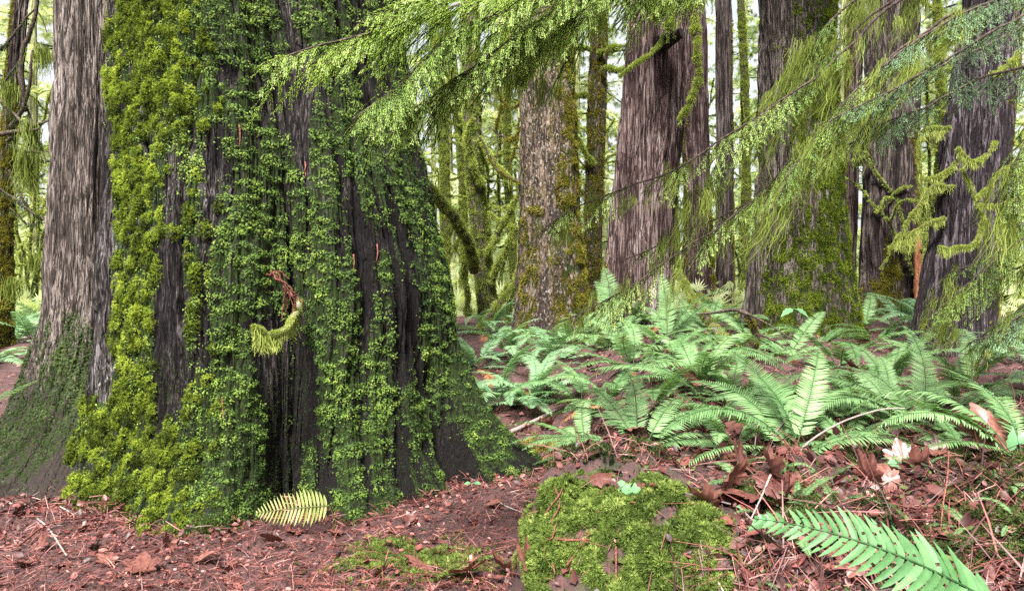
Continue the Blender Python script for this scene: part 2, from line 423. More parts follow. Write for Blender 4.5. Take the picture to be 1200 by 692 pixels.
# ------------------------------------------------------------------ trunks
class Trunk:
    """a bark surface r(phi, z) round a leaning axis; phi = 0 faces the camera, positive to the right"""

    def __init__(s, axis, rfun, zs, nphi, seed, depth=.03, fh=9., fv=.8, front=.62):
        s.zs = np.asarray(zs, float)
        u = np.linspace(-pi, pi, nphi, endpoint=False)
        s.phi = u - front * np.sin(u) if front else u
        PH, ZZ = np.meshgrid(s.phi, s.zs)
        A = axis(s.zs)                                         # (nz, 2)
        R0 = rfun(PH, ZZ)
        X = np.sin(PH); Yd = -np.cos(PH)
        wob = .25 * vnoise(X * 2, Yd * 2, ZZ * .9, seed + 3)
        rm = R0.mean()
        cx, cy = X * rm * fh + wob * 2, Yd * rm * fh + wob * 2
        n1 = vnoise(cx, cy, ZZ * fv, seed); n2 = vnoise(cx * 2.3, cy * 2.3, ZZ * fv * 2.2, seed + 1); n3 = fbm(cx * 5, cy * 5, ZZ * fv * 7, 2, seed + 2)
        groove = np.exp(-(n1 / .16) ** 2) + .55 * np.exp(-(n2 / .2) ** 2)
        n4 = vnoise(cx * 4.6, cy * 4.6, ZZ * fv * 2.6, seed + 4); n5 = vnoise(cx * 8.5, cy * 8.5, ZZ * fv * 4.5, seed + 7)
        R = R0 - depth * groove - depth * .42 * np.exp(-(n4 / .18) ** 2) - depth * .2 * np.exp(-(n5 / .2) ** 2) + depth * .35 * n2 + depth * .22 * n3
        s.groove = groove; s.fine = np.exp(-(n4 / .22) ** 2)
        s.V = np.stack([A[:, None, 0] + R * X, A[:, None, 1] + R * Yd, ZZ], -1)
        du = np.roll(s.V, -1, 1) - np.roll(s.V, 1, 1); dv = np.gradient(s.V, axis=0)
        s.N = unit(np.cross(du, dv))
        Rs = R0
        s.PH, s.ZZ, s.seed = PH, ZZ, seed
        s.area = np.linalg.norm(np.cross(du * .5, dv), axis=-1)

    def geo(s, tint=None):
        g = Geo(); nz, npf = s.PH.shape
        i = np.arange(nz - 1)[:, None] * npf; j = np.arange(npf)[None, :]; k = (j + 1) % npf
        t = .55 + .28 * fbm(np.sin(s.PH) * 3, np.cos(s.PH) * 3, s.ZZ * .5, 2, s.seed + 8) if tint is None else tint
        g.add(s.V.reshape(-1, 3), np.stack([i + j, i + k, i + npf + k, i + npf + j], -1).reshape(-1, 4), t.ravel())
        return g

    def sample(s, n, dens, zmax=1e9):
        w = s.area * np.clip(dens, 0, None) * (s.ZZ < zmax)
        c = np.cumsum(w.ravel()); k = np.searchsorted(c, RNG.random(n) * c[-1])
        nz, npf = s.PH.shape
        a, b = np.divmod(np.minimum(k, nz * npf - 1), npf)
        a2 = np.clip(a + 1, 0, nz - 1); b2 = (b + 1) % npf
        u, v = RNG.random(n)[:, None], RNG.random(n)[:, None]
        P = s.V[a, b] * (1 - u) + s.V[a, b2] * u
        P = P * (1 - v) + (s.V[a2, b] * (1 - u) + s.V[a2, b2] * u) * v
        return P, s.N[a, b], a, b


def line_axis(x0, y0, x1, y1, z0, z1, bend=0.0):
    def f(z):
        t = (z - z0) / (z1 - z0)
        return np.stack([x0 + (x1 - x0) * t + bend * np.sin(t * pi), y0 + (y1 - y0) * t], -1)
    return f


DOWN = np.array([0, 0, -1.])


def leafy(geo, P, N, size, tint, droop=.9, out=.75, sc=.4, tmpl=SHOOT):
    n = len(P)
    d = N * out + DOWN * droop + rnd(n, sc)
    scatter(geo, tmpl, P - N * .004, d, N + rnd(n, .35), size, tint)


def cushions(geo, P, N, rad, tint, per=70, tuft=.014):
    for p, nn, r, t in zip(P, N, rad, tint):
        k = int(per * (r / .03) ** 1.6) + 8
        d = unit(rnd(k)); d = unit(np.where((d @ nn)[:, None] < -.1, d - 2 * (d @ nn)[:, None] * nn, d))
        q = p + d * np.array([1, 1, 1.15]) * r * RNG.uniform(.7, 1.08, k)[:, None] - nn * r * .35
        scatter(geo, TUFT, q, d + rnd(k, .3), rnd(k), tuft * RNG.uniform(.6, 1.3, k), t + .22 * d[:, 2] + RNG.normal(0, .1, k))


def strands(geo, P, length, tint, width=.003, seg=4, sway=.15, lean=(0, 0, 0)):
    """thin hanging ribbons of moss"""
    n = len(P); length = np.broadcast_to(length, (n,))
    a = RNG.random(n) * 2 * pi; side = np.stack([np.cos(a), np.sin(a), 0 * a], -1)
    sw = rnd(n, sway); sw[:, 2] = 0; sw = sw + np.asarray(lean)
    ts = np.linspace(0, 1, seg + 1)
    C = P[:, None, :] + (DOWN[None, None] * ts[None, :, None] + sw[:, None, :] * (ts[None, :, None] ** 1.5)) * length[:, None, None]
    C = C + (rnd(n * (seg + 1), .085).reshape(n, seg + 1, 3)) * (length[:, None, None] * ts[None, :, None])
    w = width * (1 - .75 * ts)[None, :, None] * RNG.uniform(.7, 1.6, n)[:, None, None]
    V = np.stack([C - side[:, None] * w, C + side[:, None] * w], 2).reshape(n, -1, 3)
    b = (np.arange(n) * 2 * (seg + 1))[:, None, None]
    k = np.arange(seg)[None, :, None] * 2
    Fc = (b + k + np.array([0, 1, 3, 2])[None, None]).reshape(-1, 4)
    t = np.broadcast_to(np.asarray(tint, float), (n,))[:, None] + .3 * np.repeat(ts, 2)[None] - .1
    geo.add(V.reshape(-1, 3), Fc, t.ravel())


def fuzz(geo, P, R, dens, size, tint=.5, hang=0.0, hang_len=.06, tmpl=TUFT, width=.003):
    """moss round a limb: tufts all round and, if hang, strands beneath"""
    P = np.asarray(P); L = np.linalg.norm(np.diff(P, axis=0), axis=1).sum()
    n = max(12, int(L * dens)); u = RNG.random(n) * (len(P) - 1); i = u.astype(int); f = (u - i)[:, None]
    c = P[i] * (1 - f) + P[i + 1] * f; T = unit(P[i + 1] - P[i])
    R_ = np.interp(u / (len(P) - 1), np.linspace(0, 1, len(R)), R)
    d = unit(rnd(n)); d = unit(d - (d * T).sum(1)[:, None] * T)
    cl = .5 + .5 * fbm(c[:, 0] * 22, c[:, 1] * 22, c[:, 2] * 22, 2, 4) * 1.5
    kp = cl > .22; c, T, d, cl, R_ = c[kp], T[kp], d[kp], np.clip(cl[kp], 0, 1.2), R_[kp]; n = len(c)
    scatter(geo, tmpl, c + d * R_[:, None] * .7, d + DOWN * .35 + rnd(n, .5), rnd(n), size * (.3 + 1.3 * cl) * RNG.uniform(.5, 1.3, n), tint + .25 * d[:, 2] * .4 + RNG.normal(0, .1, n))
    if hang:
        m = int(L * hang); u = RNG.random(m) * (len(P) - 1); i = u.astype(int); f = (u - i)[:, None]
        c = P[i] * (1 - f) + P[i + 1] * f
        cl = np.clip(.15 + 1.1 * np.abs(vnoise(c[:, 0] * 9, c[:, 1] * 9, c[:, 2] * 9, 14)), .1, 1.3)
        strands(geo, c + rnd(m, .006), hang_len * cl * RNG.uniform(.5, 1.2, m), tint - .1 + RNG.normal(0, .12, m), width)


def limb(parent, pts, radii, name='limb', moss='moss_limb', bark='bark_twig', dens=2500, size=.02, hang=900, hang_len=.07, n=26, sides=7, mosscov=1.0, label=None, tint=.5, width=.003):
    P = catmull(pts, n); P = P + np.stack([fbm(P[:, 0] * 4, P[:, 1] * 4, P[:, 2] * 4, 3, s) for s in (31, 32, 33)], -1) * .05
    g = Geo(); tube(g, P, radii, sides, .5, .2)
    o = part(name, g, M[bark], parent, True, {'moss': np.zeros(g.n)}, label)
    if moss:
        g = Geo(); k = max(3, int(n * mosscov))
        fuzz(g, P[:k], radii, dens, size, tint, hang, hang_len, width=width)
        part('moss', g, M[moss], o)
    return o


# ---- the giant cedar on the left
def lobes(tab):
    a = np.array([t[0] for t in tab]); v = np.array([t[1] for t in tab], float)

    def f(ph):
        d = np.degrees(ph)
        A = np.concatenate([a - 360, a, a + 360]); Vv = np.concatenate([v, v, v])
        out = 0
        for k, wgt in ((-5, .2), (-2, .3), (2, .3), (5, .2)):
            out = out + wgt * np.interp(d + k, A, Vv)
        return out
    return f


base_l = lobes([(-180, 1.4), (-120, 1.55), (-90, 1.42), (-60, 1.5), (-44, 1.5), (-32, 1.47), (-26, 1.36), (-18, 1.50), (-6, 1.68), (3, 1.70), (9, 1.58), (13, 1.25), (17, .88), (20.5, .95), (22, 1.25), (25, 1.52), (33, 1.62),
                (39, 1.55), (43, 1.50), (48, 1.60), (55, 1.60), (60, 1.46), (65, 1.33), (70, 1.55), (76, 2.14), (83, 2.2), (92, 1.65), (110, 1.5), (140, 1.6)])
mid_l = lobes([(-180, 1.2), (-90, 1.22), (-50, 1.25), (-26, 1.20), (-6, 1.29), (6, 1.27), (12, 1.16), (17, .90), (22, 1.10), (30, 1.27), (42, 1.25), (52, 1.27), (62, 1.20), (68, 1.20), (78, 1.27), (95, 1.22)])
top_l = lobes([(-180, 1.0), (-90, 1.01), (-26, .99), (-6, 1.03), (8, 1.02), (15, .97), (19, .88), (24, .98), (35, 1.03), (60, 1.0), (78, 1.02)])


def giant_r(ph, z):
    b, m, t = base_l(ph), mid_l(ph), top_l(ph)
    k = np.exp(-np.clip(z, -.3, 9) / .42)
    r = m + (b - m) * (k - .05) / .95
    u = np.clip((z - 1.0) / 2.4, 0, 1)
    hi = np.clip(1 - (z - 3.3) / 40, .4, 1)
    return (r * (1 - sstep(u)) + t * sstep(u)) * np.where(z > 3.3, hi, 1)


def giant_axis(z):
    x = np.interp(z, [-.3, 1.25, 3.3, 20], [-1.66, -1.66, -1.83, -2.6])
    return np.stack([x, np.full_like(x, 5.56)], -1)


zs = np.concatenate([np.linspace(-.25, 3.7, 520), np.linspace(3.76, 6, 50), np.linspace(6.2, 8.5, 12)])  # out of view the trunk stops low to shorten its cast shadow
giant = thing('giant_cedar', 'massive fluted cedar at left covered in green moss with a flaring root foot', 'tree', (-1.66, 5.56, 0))
TR = Trunk(giant_axis, giant_r, zs, 1500, 3, .046, 7., .62, .72)
PX, PY = proj(TR.V.reshape(-1, 3)); PX = PX.reshape(TR.PH.shape); PY = PY.reshape(TR.PH.shape)


def blob(x, y, sx, sy): return np.exp(-((PX - x) / sx) ** 2 - ((PY - y) / sy) ** 2)


streak = fbm(np.sin(TR.PH) * 7, np.cos(TR.PH) * 7, TR.ZZ * .9, 3, 41)
patch = fbm(np.sin(TR.PH) * 5, np.cos(TR.PH) * 5, TR.ZZ * 5, 3, 47)
fine = fbm(np.sin(TR.PH) * 22, np.cos(TR.PH) * 22, TR.ZZ * 14, 2, 53)
dm = 1.10 + .8 * streak + .45 * patch
dm = dm - 1.3 * sstep((140 - PX) / 22) * (PY < 470)                      # bare grey edge
dm = dm - .9 * blob(205, 330, 13, 150) - .7 * blob(190, 440, 14, 90) - .7 * blob(240, 250, 12, 90)
dm = dm - .8 * blob(352, 130, 14, 90) - .7 * blob(420, 240, 30, 60) - .55 * blob(470, 560, 45, 60) - .4 * blob(430, 330, 22, 60)
dm = dm - 1.2 * blob(325, 480, 20, 170) - .5 * blob(480, 300, 16, 150) - .5 * blob(530, 545, 40, 35) - .8 * blob(605, 560, 25, 30)
dm = dm + .7 * blob(200, 60, 60, 100) + .5 * blob(215, 530, 60, 110) + .5 * blob(300, 250, 50, 120) + .55 * blob(400, 210, 50, 60) + .6 * blob(530, 430, 25, 90) + .5 * blob(390, 490, 30, 90) + .5 * blob(390, 40, 60, 40)
dm = dm - .6 * TR.groove * (TR.groove > .5) - .34 * TR.fine + .28 * sstep((PY - 430) / 90) * (PX > 100)
dens = sstep((dm + .25 * fine - .32) / .4)
frontal = (TR.N[..., 1] < .45)
cush = sstep((270 - PX) / 90 + .35 * patch)                               # rounded cushions towards the left
tint = .54 + .2 * fbm(np.sin(TR.PH) * 6, np.cos(TR.PH) * 6, TR.ZZ * .5, 3, 77) + .13 * sstep((150 - PX) / 20) - .10 * sstep((PX - 300) / 120) - .16 * sstep((PY - 400) / 140)  # bare left edge paler; shade of the right side and foot painted in
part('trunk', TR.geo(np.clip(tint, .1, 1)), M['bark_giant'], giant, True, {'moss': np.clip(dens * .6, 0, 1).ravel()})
P, N, a, b = TR.sample(300000, dens * (1 - .8 * cush) * frontal, 4.2)
cl = 1.25 * fbm(P[:, 0] * 15, P[:, 1] * 15, P[:, 2] * 24, 2, 68)
P = P + N * (.005 + .026 * np.clip(cl, -.2, 1))[:, None]
px, py = proj(P); keep = cl > -.10 + .3 * (RNG.random(len(P)) - .5)
g = Geo(); t = .42 + .28 * fbm(P[:, 0] * 5, P[:, 1] * 5, P[:, 2] * 4, 2, 61) + .55 * cl - .03 + RNG.normal(0, .14, len(P)) - .12 * sstep((py - 430) / 120) - .1 * sstep((px - 420) / 100) + .12 * sstep((300 - px) / 100)  # shading painted in: paler left and clump tops, darker right, low and gaps
sz = RNG.uniform(.006, .0155, len(P)) * (1 + .3 * fbm(P[:, 0] * 9, P[:, 1] * 9, P[:, 2] * 9, 2, 66))
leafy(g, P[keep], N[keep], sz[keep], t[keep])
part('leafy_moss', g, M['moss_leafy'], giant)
P, N, a, b = TR.sample(2900, dens ** 1.6 * cush * frontal, 4.2)
k = N[:, 1] < .4; P, N = P[k], N[k]
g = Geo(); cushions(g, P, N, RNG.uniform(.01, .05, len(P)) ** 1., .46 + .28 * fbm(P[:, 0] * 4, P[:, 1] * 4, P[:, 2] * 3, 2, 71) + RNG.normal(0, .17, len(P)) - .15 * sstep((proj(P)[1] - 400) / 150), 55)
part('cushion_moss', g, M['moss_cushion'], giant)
# fine dark fuzz low on the lobes
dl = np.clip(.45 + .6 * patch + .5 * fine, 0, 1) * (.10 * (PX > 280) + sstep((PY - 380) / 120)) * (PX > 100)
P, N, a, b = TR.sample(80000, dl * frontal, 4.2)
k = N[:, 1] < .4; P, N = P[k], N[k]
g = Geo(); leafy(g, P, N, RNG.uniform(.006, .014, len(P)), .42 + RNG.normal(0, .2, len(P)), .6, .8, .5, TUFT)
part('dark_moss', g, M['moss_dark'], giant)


# the second stem, fused to the left of it
def side_r(ph, z):
    fl = lobes([(-180, .3), (-100, .5), (-60, .55), (-30, .62), (-10, .8), (8, .9), (25, .78), (60, .4), (100, .3)])(ph)
    k = np.exp(-np.clip(z, -.3, 9) / .5)
    R = np.interp(z, [-.3, 1.25, 3.5, 20], [.64, .58, .50, .3])
    return R + fl * k * .95 + .03 * np.sin(3 * ph + 1) + .02 * np.sin(7 * ph + z)


zs2 = np.concatenate([np.linspace(-.3, 3.9, 330), np.linspace(4, 8, 30)])  # side stem also ends low, unseen, to keep its shadow short
TS = Trunk(line_axis(-2.96, 5.87, -2.975, 5.9, -.3, 3.6), side_r, zs2, 760, 19, .04, 9, .5, .5)
PXs, PYs = proj(TS.V.reshape(-1, 3)); PXs = PXs.reshape(TS.PH.shape); PYs = PYs.reshape(TS.PH.shape)
ds = sstep((PYs - 370 + 110 * fbm(np.sin(TS.PH) * 6, np.cos(TS.PH) * 6, TS.ZZ * 3, 3, 81)) / 70) * sstep((600 - PYs + 60 * fbm(np.sin(TS.PH) * 9, np.cos(TS.PH) * 9, TS.ZZ * 3, 2, 83)) / 60)
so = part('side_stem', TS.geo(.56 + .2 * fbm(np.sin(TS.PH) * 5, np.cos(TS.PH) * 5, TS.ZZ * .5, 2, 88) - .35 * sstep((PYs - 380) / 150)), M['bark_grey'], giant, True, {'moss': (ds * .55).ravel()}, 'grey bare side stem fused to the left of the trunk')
P, N, a, b = TS.sample(40000, (TS.N[..., 1] < .4) * ds * np.clip(.6 + fbm(np.sin(TS.PH) * 9, np.cos(TS.PH) * 9, TS.ZZ * 7, 2, 91), 0, 1), 3)
k = N[:, 1] < .4; P, N = P[k], N[k]
g = Geo(); leafy(g, P, N, RNG.uniform(.012, .026, len(P)), .42 + .3 * fbm(P[:, 0] * 5, P[:, 1] * 5, P[:, 2] * 5, 2, 93) + RNG.normal(0, .12, len(P)))
part('moss', g, M['moss_dark'], so)

# mossy broken stub and red rootlets in the crevice
stub = [W(349, 352, 4.5), W(345, 374, 4.34), W(334, 387, 4.2), W(318, 391, 4.14), W(306, 385, 4.1), W(296, 383, 4.08)]
o = limb(giant, stub, [.016, .013, .010, .006], 'broken_stub', 'moss_limb', 'twig_pale', 4200, .015, 2600, .17, 30, 8, label='bent broken stub with hanging bright moss')
g = Geo()
for pts in ([(318, 318), (330, 330), (341, 350), (343, 376)], [(312, 322), (326, 326), (338, 340), (346, 352)], [(326, 320), (334, 340), (338, 366)], [(340, 340), (346, 356), (345, 372)], [(322, 324), (340, 336), (350, 352)], [(333, 336), (333, 352), (330, 372)], [(316, 322), (327, 318), (338, 326)], [(337, 345), (350, 350), (356, 362)]):
    P = catmull([W(x, y, 4.33 + .03 * q) for q, (x, y) in enumerate(pts)], 14); P = P + rnd(14, .004); tube(g, P, [.006, .005, .003], 6, .5, .3)
for (x, y, l) in ((283, 150, 34), (354, 190, 26), (258, 470, 44), (316, 2, 40), (328, 8, 44), (413, 300, 30), (440, 290, 26), (361, 190, 14), (255, 480, 22)):
    P, N, a, b = TR.sample(1, blob(x, y, 5, 5) * (TR.N[..., 1] < .2) + 1e-9)
    q = P[0] + N[0] * .012
    tube(g, catmull([q, q + [.006, -.006, -l / F * 2], q + [-.008, -.004, -l / F * 4.4]], 8), [.006, .004, .002], 5, .6)
part('rootlet', g, M['twig_red'], giant, True, {'moss': np.zeros(g.n)}, 'reddish rootlets in the dark crevice')


# ---- other trunks
def make_tree(name, label, px0, Y, wpx, px1, R_flare, bark, seed, moss=(), top=17., sides=260, depth=.03, fh=9., fv=.7, group=None, bend=0, py1=0, fl_h=.5, mosscol='moss_olive',
              n_moss=9000, m_size=(.02, .045), film=.7, base_l=None, tint=0, crown=None, zdense=6.0):
    x0 = (px0 - 600) / F * Y; z0 = float(ground(x0, Y)); R = wpx / F * Y * .5
    z1 = EYE - (py1 - HR) / F * Y; x1 = (px1 - 600) / F * Y
    t = thing(name, label, 'tree', (x0, Y, z0), group)
    sl = (x1 - x0) / (z1 - z0)

    def ax(z):
        return np.stack([x0 + sl * (z - z0) + bend * np.sin(np.clip((z - z0) / (z1 - z0), 0, 1) * pi), np.full_like(z, Y)], -1)
    lob = seed * 1.7

    def rf(ph, z):
        k = np.exp(-np.clip(z - z0, -.2, 99) / fl_h)
        r = R * np.interp(z, [z0, z1, z0 + top], [1.06, .92, .35])
        return r + R * R_flare * k * (1 + .35 * np.sin(5 * ph + lob) + .25 * np.sin(3 * ph + 2 * lob)) + R * .05 * np.sin(4 * ph + lob * 2 + z * .3) + R * .03 * np.sin(9 * ph + lob)
    zs = np.concatenate([np.linspace(z0 - .15, z0 + zdense, int(zdense * 26)), np.linspace(z0 + zdense + .3, z0 + top, 24)])
    tr = Trunk(ax, rf, zs, sides, seed, depth, fh, fv, .4)
    X, Yy = proj(tr.V.reshape(-1, 3)); X = X.reshape(tr.PH.shape); Yy = Yy.reshape(tr.PH.shape)
    nz = fbm(np.sin(tr.PH) * 4, np.cos(tr.PH) * 4, tr.ZZ * 1.6, 3, seed + 5); nf = fbm(np.sin(tr.PH) * 12, np.cos(tr.PH) * 12, tr.ZZ * 9, 2, seed + 6)
    d = np.zeros_like(X)
    for (phc, phw, ztop, amt) in moss:                                      # patches: facing, half width, how high, how much
        dd = np.degrees(np.arccos(np.clip(np.cos(tr.PH - radians(phc)), -1, 1)))
        d = np.maximum(d, amt * sstep((phw - dd + 40 * nz) / 40) * sstep((ztop - (tr.ZZ - z0) + 1.2 * nz) / .8))
    d = d * np.clip(.75 + .9 * nf, 0, 1.3)
    part('trunk', tr.geo(np.clip(.55 + tint + .25 * nz, .1, 1)), M[bark], t, True, {'moss': (d * film).ravel()})
    if moss:
        P, N, a, b = tr.sample(int(n_moss * 1.4), d * (tr.N[..., 1] < .5), 7.0 if Y < 14 else 9)
        k = N[:, 1] < .5; P, N = P[k], N[k]
        g = Geo(); cl = fbm(P[:, 0] * 9, P[:, 1] * 9, P[:, 2] * 9, 2, seed + 9); P = P + N * (.03 * cl)[:, None]
        leafy(g, P, N, RNG.uniform(*m_size, len(P)) * .8, .45 + .25 * fbm(P[:, 0] * 3, P[:, 1] * 3, P[:, 2] * 3, 2, seed) + .3 * cl + RNG.normal(0, .13, len(P)), .7, .8, .7, TUFT)
        part('moss', g, M[mosscol], t)
    return t, tr


MID = {}
MID['t3'] = make_tree('mossy_tree', 'straight brown tree with lichen spots and orange moss down its right edge', 646, 9.0, 72, 640, .30, 'bark_spotted', 101, [(78, 80, 9, .95), (-40, 30, 1.6, .85), (10, 40, 1.1, .8)], n_moss=22000, m_size=(.02, .04), depth=.022, fh=7, fv=1.6, fl_h=.6)
MID['t4'] = make_tree('cedar_tree', 'reddish purple cedar leaning right with fibrous bark and a pale bare streak', 742, 9.2, 77, 774, .22, 'bark_cedar', 111, [(-80, 18, .7, .5)], depth=.045, fh=5.5, fv=.35, sides=420, n_moss=1500, tint=.03, fl_h=.7)
MID['t7'] = make_tree('mossy_tree', 'wide pale tree behind the moss drapes with a thickly mossed right side and base', 940, 8.6, 92, 932, .45, 'bark_grey', 121, [(58, 78, 9, 1.0), (10, 95, 1.3, .95), (-20, 25, 8, .6)], depth=.04, fh=6, fv=.6, n_moss=36000, m_size=(.022, .045), sides=420, fl_h=.8, mosscol='moss_cushion')
MID['t9'] = make_tree('cedar_tree', 'dark ridged double cedar with a strip of torn red wood at its right edge', 1042, 12.2, 64, 1046, .2, 'bark_dark', 131, [(-30, 50, 1.2, .8), (60, 40, 3, .4)], depth=.05, fh=4.5, fv=.4, n_moss=7000, m_size=(.03, .05), fl_h=.7)
MID['t10'] = make_tree('leaning_tree', 'purple grey leaning tree at right with curved mossy limbs across its bark', 1113, 6.6, 72, 1164, .38, 'bark_purple', 141, [(70, 40, 3, .6), (-70, 25, .6, .6)], depth=.038, fh=8, fv=.7, n_moss=6000, m_size=(.015, .03), sides=420, fl_h=.45, tint=-.06)
MID['t5'] = make_tree('slim_tree', 'slim dark trunk standing just right of the leaning reddish cedar', 819, 13.5, 34, 812, .3, 'bark_cedar', 151, [(60, 40, 2, .6), (-60, 20, 5, .4)], depth=.025, n_moss=3500, m_size=(.03, .05))
MID['t6'] = make_tree('slim_tree', 'thin smooth brown trunk halfway between the slim dark one and the wide pale tree', 850, 14.5, 20, 848, .2, 'bark_dark', 161, [(90, 50, 6, .35)], depth=.012, n_moss=1800, m_size=(.03, .05), tint=.06)
MID['t8'] = make_tree('slim_tree', 'thin brown leaning trunk between the wide pale tree and the double cedar', 990, 13.5, 20, 1004, .2, 'bark_cedar', 171, [(-80, 60, 6, .6)], depth=.012, n_moss=2500, m_size=(.03, .05), tint=.06)
MID['tb'] = make_tree('slim_tree', 'thin evenly mossed trunk close behind the spotted tree', 692, 12.0, 22, 703, .15, 'bark_spotted', 181, [(-40, 110, 9, .9), (120, 80, 9, .6)], depth=.012, n_moss=9000, m_size=(.02, .045))
MID['tm1'] = make_tree('mossy_sapling', 'crooked mossy stem nearest the right edge of the giant cedar', 490, 11.5, 18, 447, .1, 'bark_twig', 191, [(0, 180, 9, 1.0)], n_moss=9000, m_size=(.025, .05), mosscol='moss_limb', bend=.10, depth=.01)
MID['tm2'] = make_tree('mossy_sapling', 'crooked bright mossy stem midway between the giant cedar and the spotted tree', 574, 11.0, 22, 551, .1, 'bark_twig', 201, [(0, 180, 9, 1.0)], n_moss=10000, m_size=(.025, .05), mosscol='moss_limb', bend=-.08, depth=.01)
MID['tl'] = make_tree('mossy_tree', 'dark mossy trunk at the far left edge with bare black limbs', 4, 9.0, 20, 24, .25, 'bark_dark', 211, [(40, 90, 3, .9), (-60, 60, 7, .6)], n_moss=7000, m_size=(.025, .045), bend=-.06, depth=.02)
for q, (a_, b_, Y, w_, bd, lab) in enumerate(((520, 505, 13.5, 11, .12, 'thin crooked mossy stem closest behind the two crooked ones'), (606, 596, 14, 9, -.10, 'thin bright mossy stem just left of the spotted tree'), (543, 520, 16, 9, .15, 'faint thin mossy stem deep in the left gap'), (872, 868, 15.5, 9, .08, 'faint mossy stem left of the wide pale tree'), (1090, 1098, 12, 10, .1, 'thin mossy stem between the double cedar and the leaning tree'), (795, 786, 16, 8, -.08, 'faint thin stem right behind the reddish cedar'))):
    make_tree('mossy_sapling', lab, a_, Y, w_, b_, .1, 'bark_twig', 301 + q, [(0, 180, 9, 1.0)], n_moss=9000, m_size=(.03, .055), mosscol='moss_limb', bend=bd, depth=.006, sides=60, top=13)
# torn red wood and stub details
g = Geo(); P = catmull([W(1072, 268, 11.6), W(1076, 300, 11.55), W(1078, 335, 11.5), W(1079, 362, 11.4)], 16); tube(g, P, [.02, .07, .09, .08], 7, .5, .5)
part('torn_wood', g, M['wood_red'], MID['t9'][0], True, {'moss': np.zeros(g.n)})
g = Geo(); P = catmull([W(748, 40, 8.72), W(748, 150, 8.68), W(746, 260, 8.64), W(744, 370, 8.55)], 40)
# limbs across the leaning tree
t10 = MID['t10'][0]
for pts, r in (([(1128, 200), (1143, 228), (1150, 262), (1140, 286), (1118, 292), (1100, 290)], .022),
               ([(1195, 190), (1172, 202), (1158, 218), (1148, 232)], .02), ([(1200, 225), (1180, 240), (1160, 242), (1146, 240)], .018),
               ([(1196, 62), (1184, 76), (1170, 86), (1158, 86)], .024), ([(1168, 168), (1155, 182), (1140, 188), (1122, 174)], .016)):
    Y = 5.9
    limb(t10, [W(x, y, Y - .05 * i) for i, (x, y) in enumerate(pts)], [r * .55, r * .45, r * .3], 'limb', 'moss_limb', 'bark_twig', 1900, .017, 1300, .10, tint=.74)
for pts, r in (([(1118, 215), (1092, 218), (1072, 245), (1055, 270), (1048, 282)], .026), ([(1108, 255), (1088, 262), (1070, 272), (1056, 283)], .018), ([(1113, 150), (1090, 152), (1076, 165), (1078, 230), (1080, 268)], .022),
               ([(1122, 190), (1100, 205), (1080, 210)], .016)):
    limb(t10, [W(x, y, 6.5 + .03 * i) for i, (x, y) in enumerate(pts)], [r * .55, r * .45, r * .3], 'limb', 'moss_limb', 'bark_twig', 1900, .018, 1500, .13, tint=.74)
# broken limb on the reddish cedar, trailing a bright mossy branch
t4 = MID['t4'][0]
limb(t4, [W(776, 52, 8.8), W(790, 44, 8.55), (W(800, 38, 8.4))], [.10, .07, .05], 'broken_limb', 'moss_dark', 'bark_dark', 600, .03, 200, .06)
limb(t4, [W(766, 22, 8.7), W(785, 10, 8.3), W(806, -4, 8.0), W(815, 30, 7.9), W(820, 60, 7.9), W(818, 92, 7.95), W(808, 118, 8.0), (W(797, 138, 8.1))], [.035, .035, .03, .022, .015], 'limb', 'moss_limb', 'bark_twig', 1900, .034, 700, .11, tint=.66)
limb(t4, [W(760, 10, 8.6), W(775, -2, 8.2), W(786, 14, 8.1), W(783, 34, 8.1)], [.03, .025, .015], 'limb', 'moss_limb', 'bark_twig', 2200, .04, 2000, .14)
limb(t4, [W(778, 48, 8.6), W(762, 62, 8.45), W(745, 75, 8.4), W(728, 92, 8.4)], [.016, .012, .007], 'limb', 'moss_limb', 'bark_twig', 1500, .03, 600, .06)
# stubs on the far right pair
for (x, y) in ((1010, 174), (1010, 190), (1052, 68)):
    limb(MID['t8'][0] if x < 1020 else MID['t9'][0], [W(x - 10, y, 12.8), W(x + 2, y - 1, 12.6), W(x + 10, y, 12.5)], [.04, .035, .02], 'stub', 'moss_limb', 'bark_twig', 1200, .045, 300, .06, 12)
# side limbs of the crooked stems and of the spotted tree
tm1, tm2, t3 = MID['tm1'][0], MID['tm2'][0], MID['t3'][0]
limb(tm2, [W(556, 318, 10.6), W(549, 285, 10.2), W(535, 260, 9.9), W(515, 236, 9.6), W(497, 215, 9.4), W(478, 190, 9.2)], [.07, .07, .065, .06, .05], 'limb', 'moss_limb', 'bark_twig', 2600, .04, 400, .10, 40, tint=.62)
for pts, r in (([(566, 215), (556, 190), (548, 160), (556, 140)], .03), ([(572, 250), (588, 262), (607, 268)], .022), ([(560, 160), (580, 190), (600, 210), (612, 218)], .02),
               ([(570, 300), (585, 270), (602, 240), (612, 205)], .03), ([(575, 330), (590, 300), (606, 262)], .025), ([(560, 390), (580, 360), (600, 330), (620, 308)], .04), ([(548, 370), (545, 330), (543, 300)], .035),
               ([(590, 390), (600, 350), (610, 300)], .03)):
    limb(tm2, [W(x, y, 10.8 - .1 * i) for i, (x, y) in enumerate(pts)], [r, r * .85, r * .6], 'limb', 'moss_limb', 'bark_twig', 1700, .042, 500, .12, tint=.65)
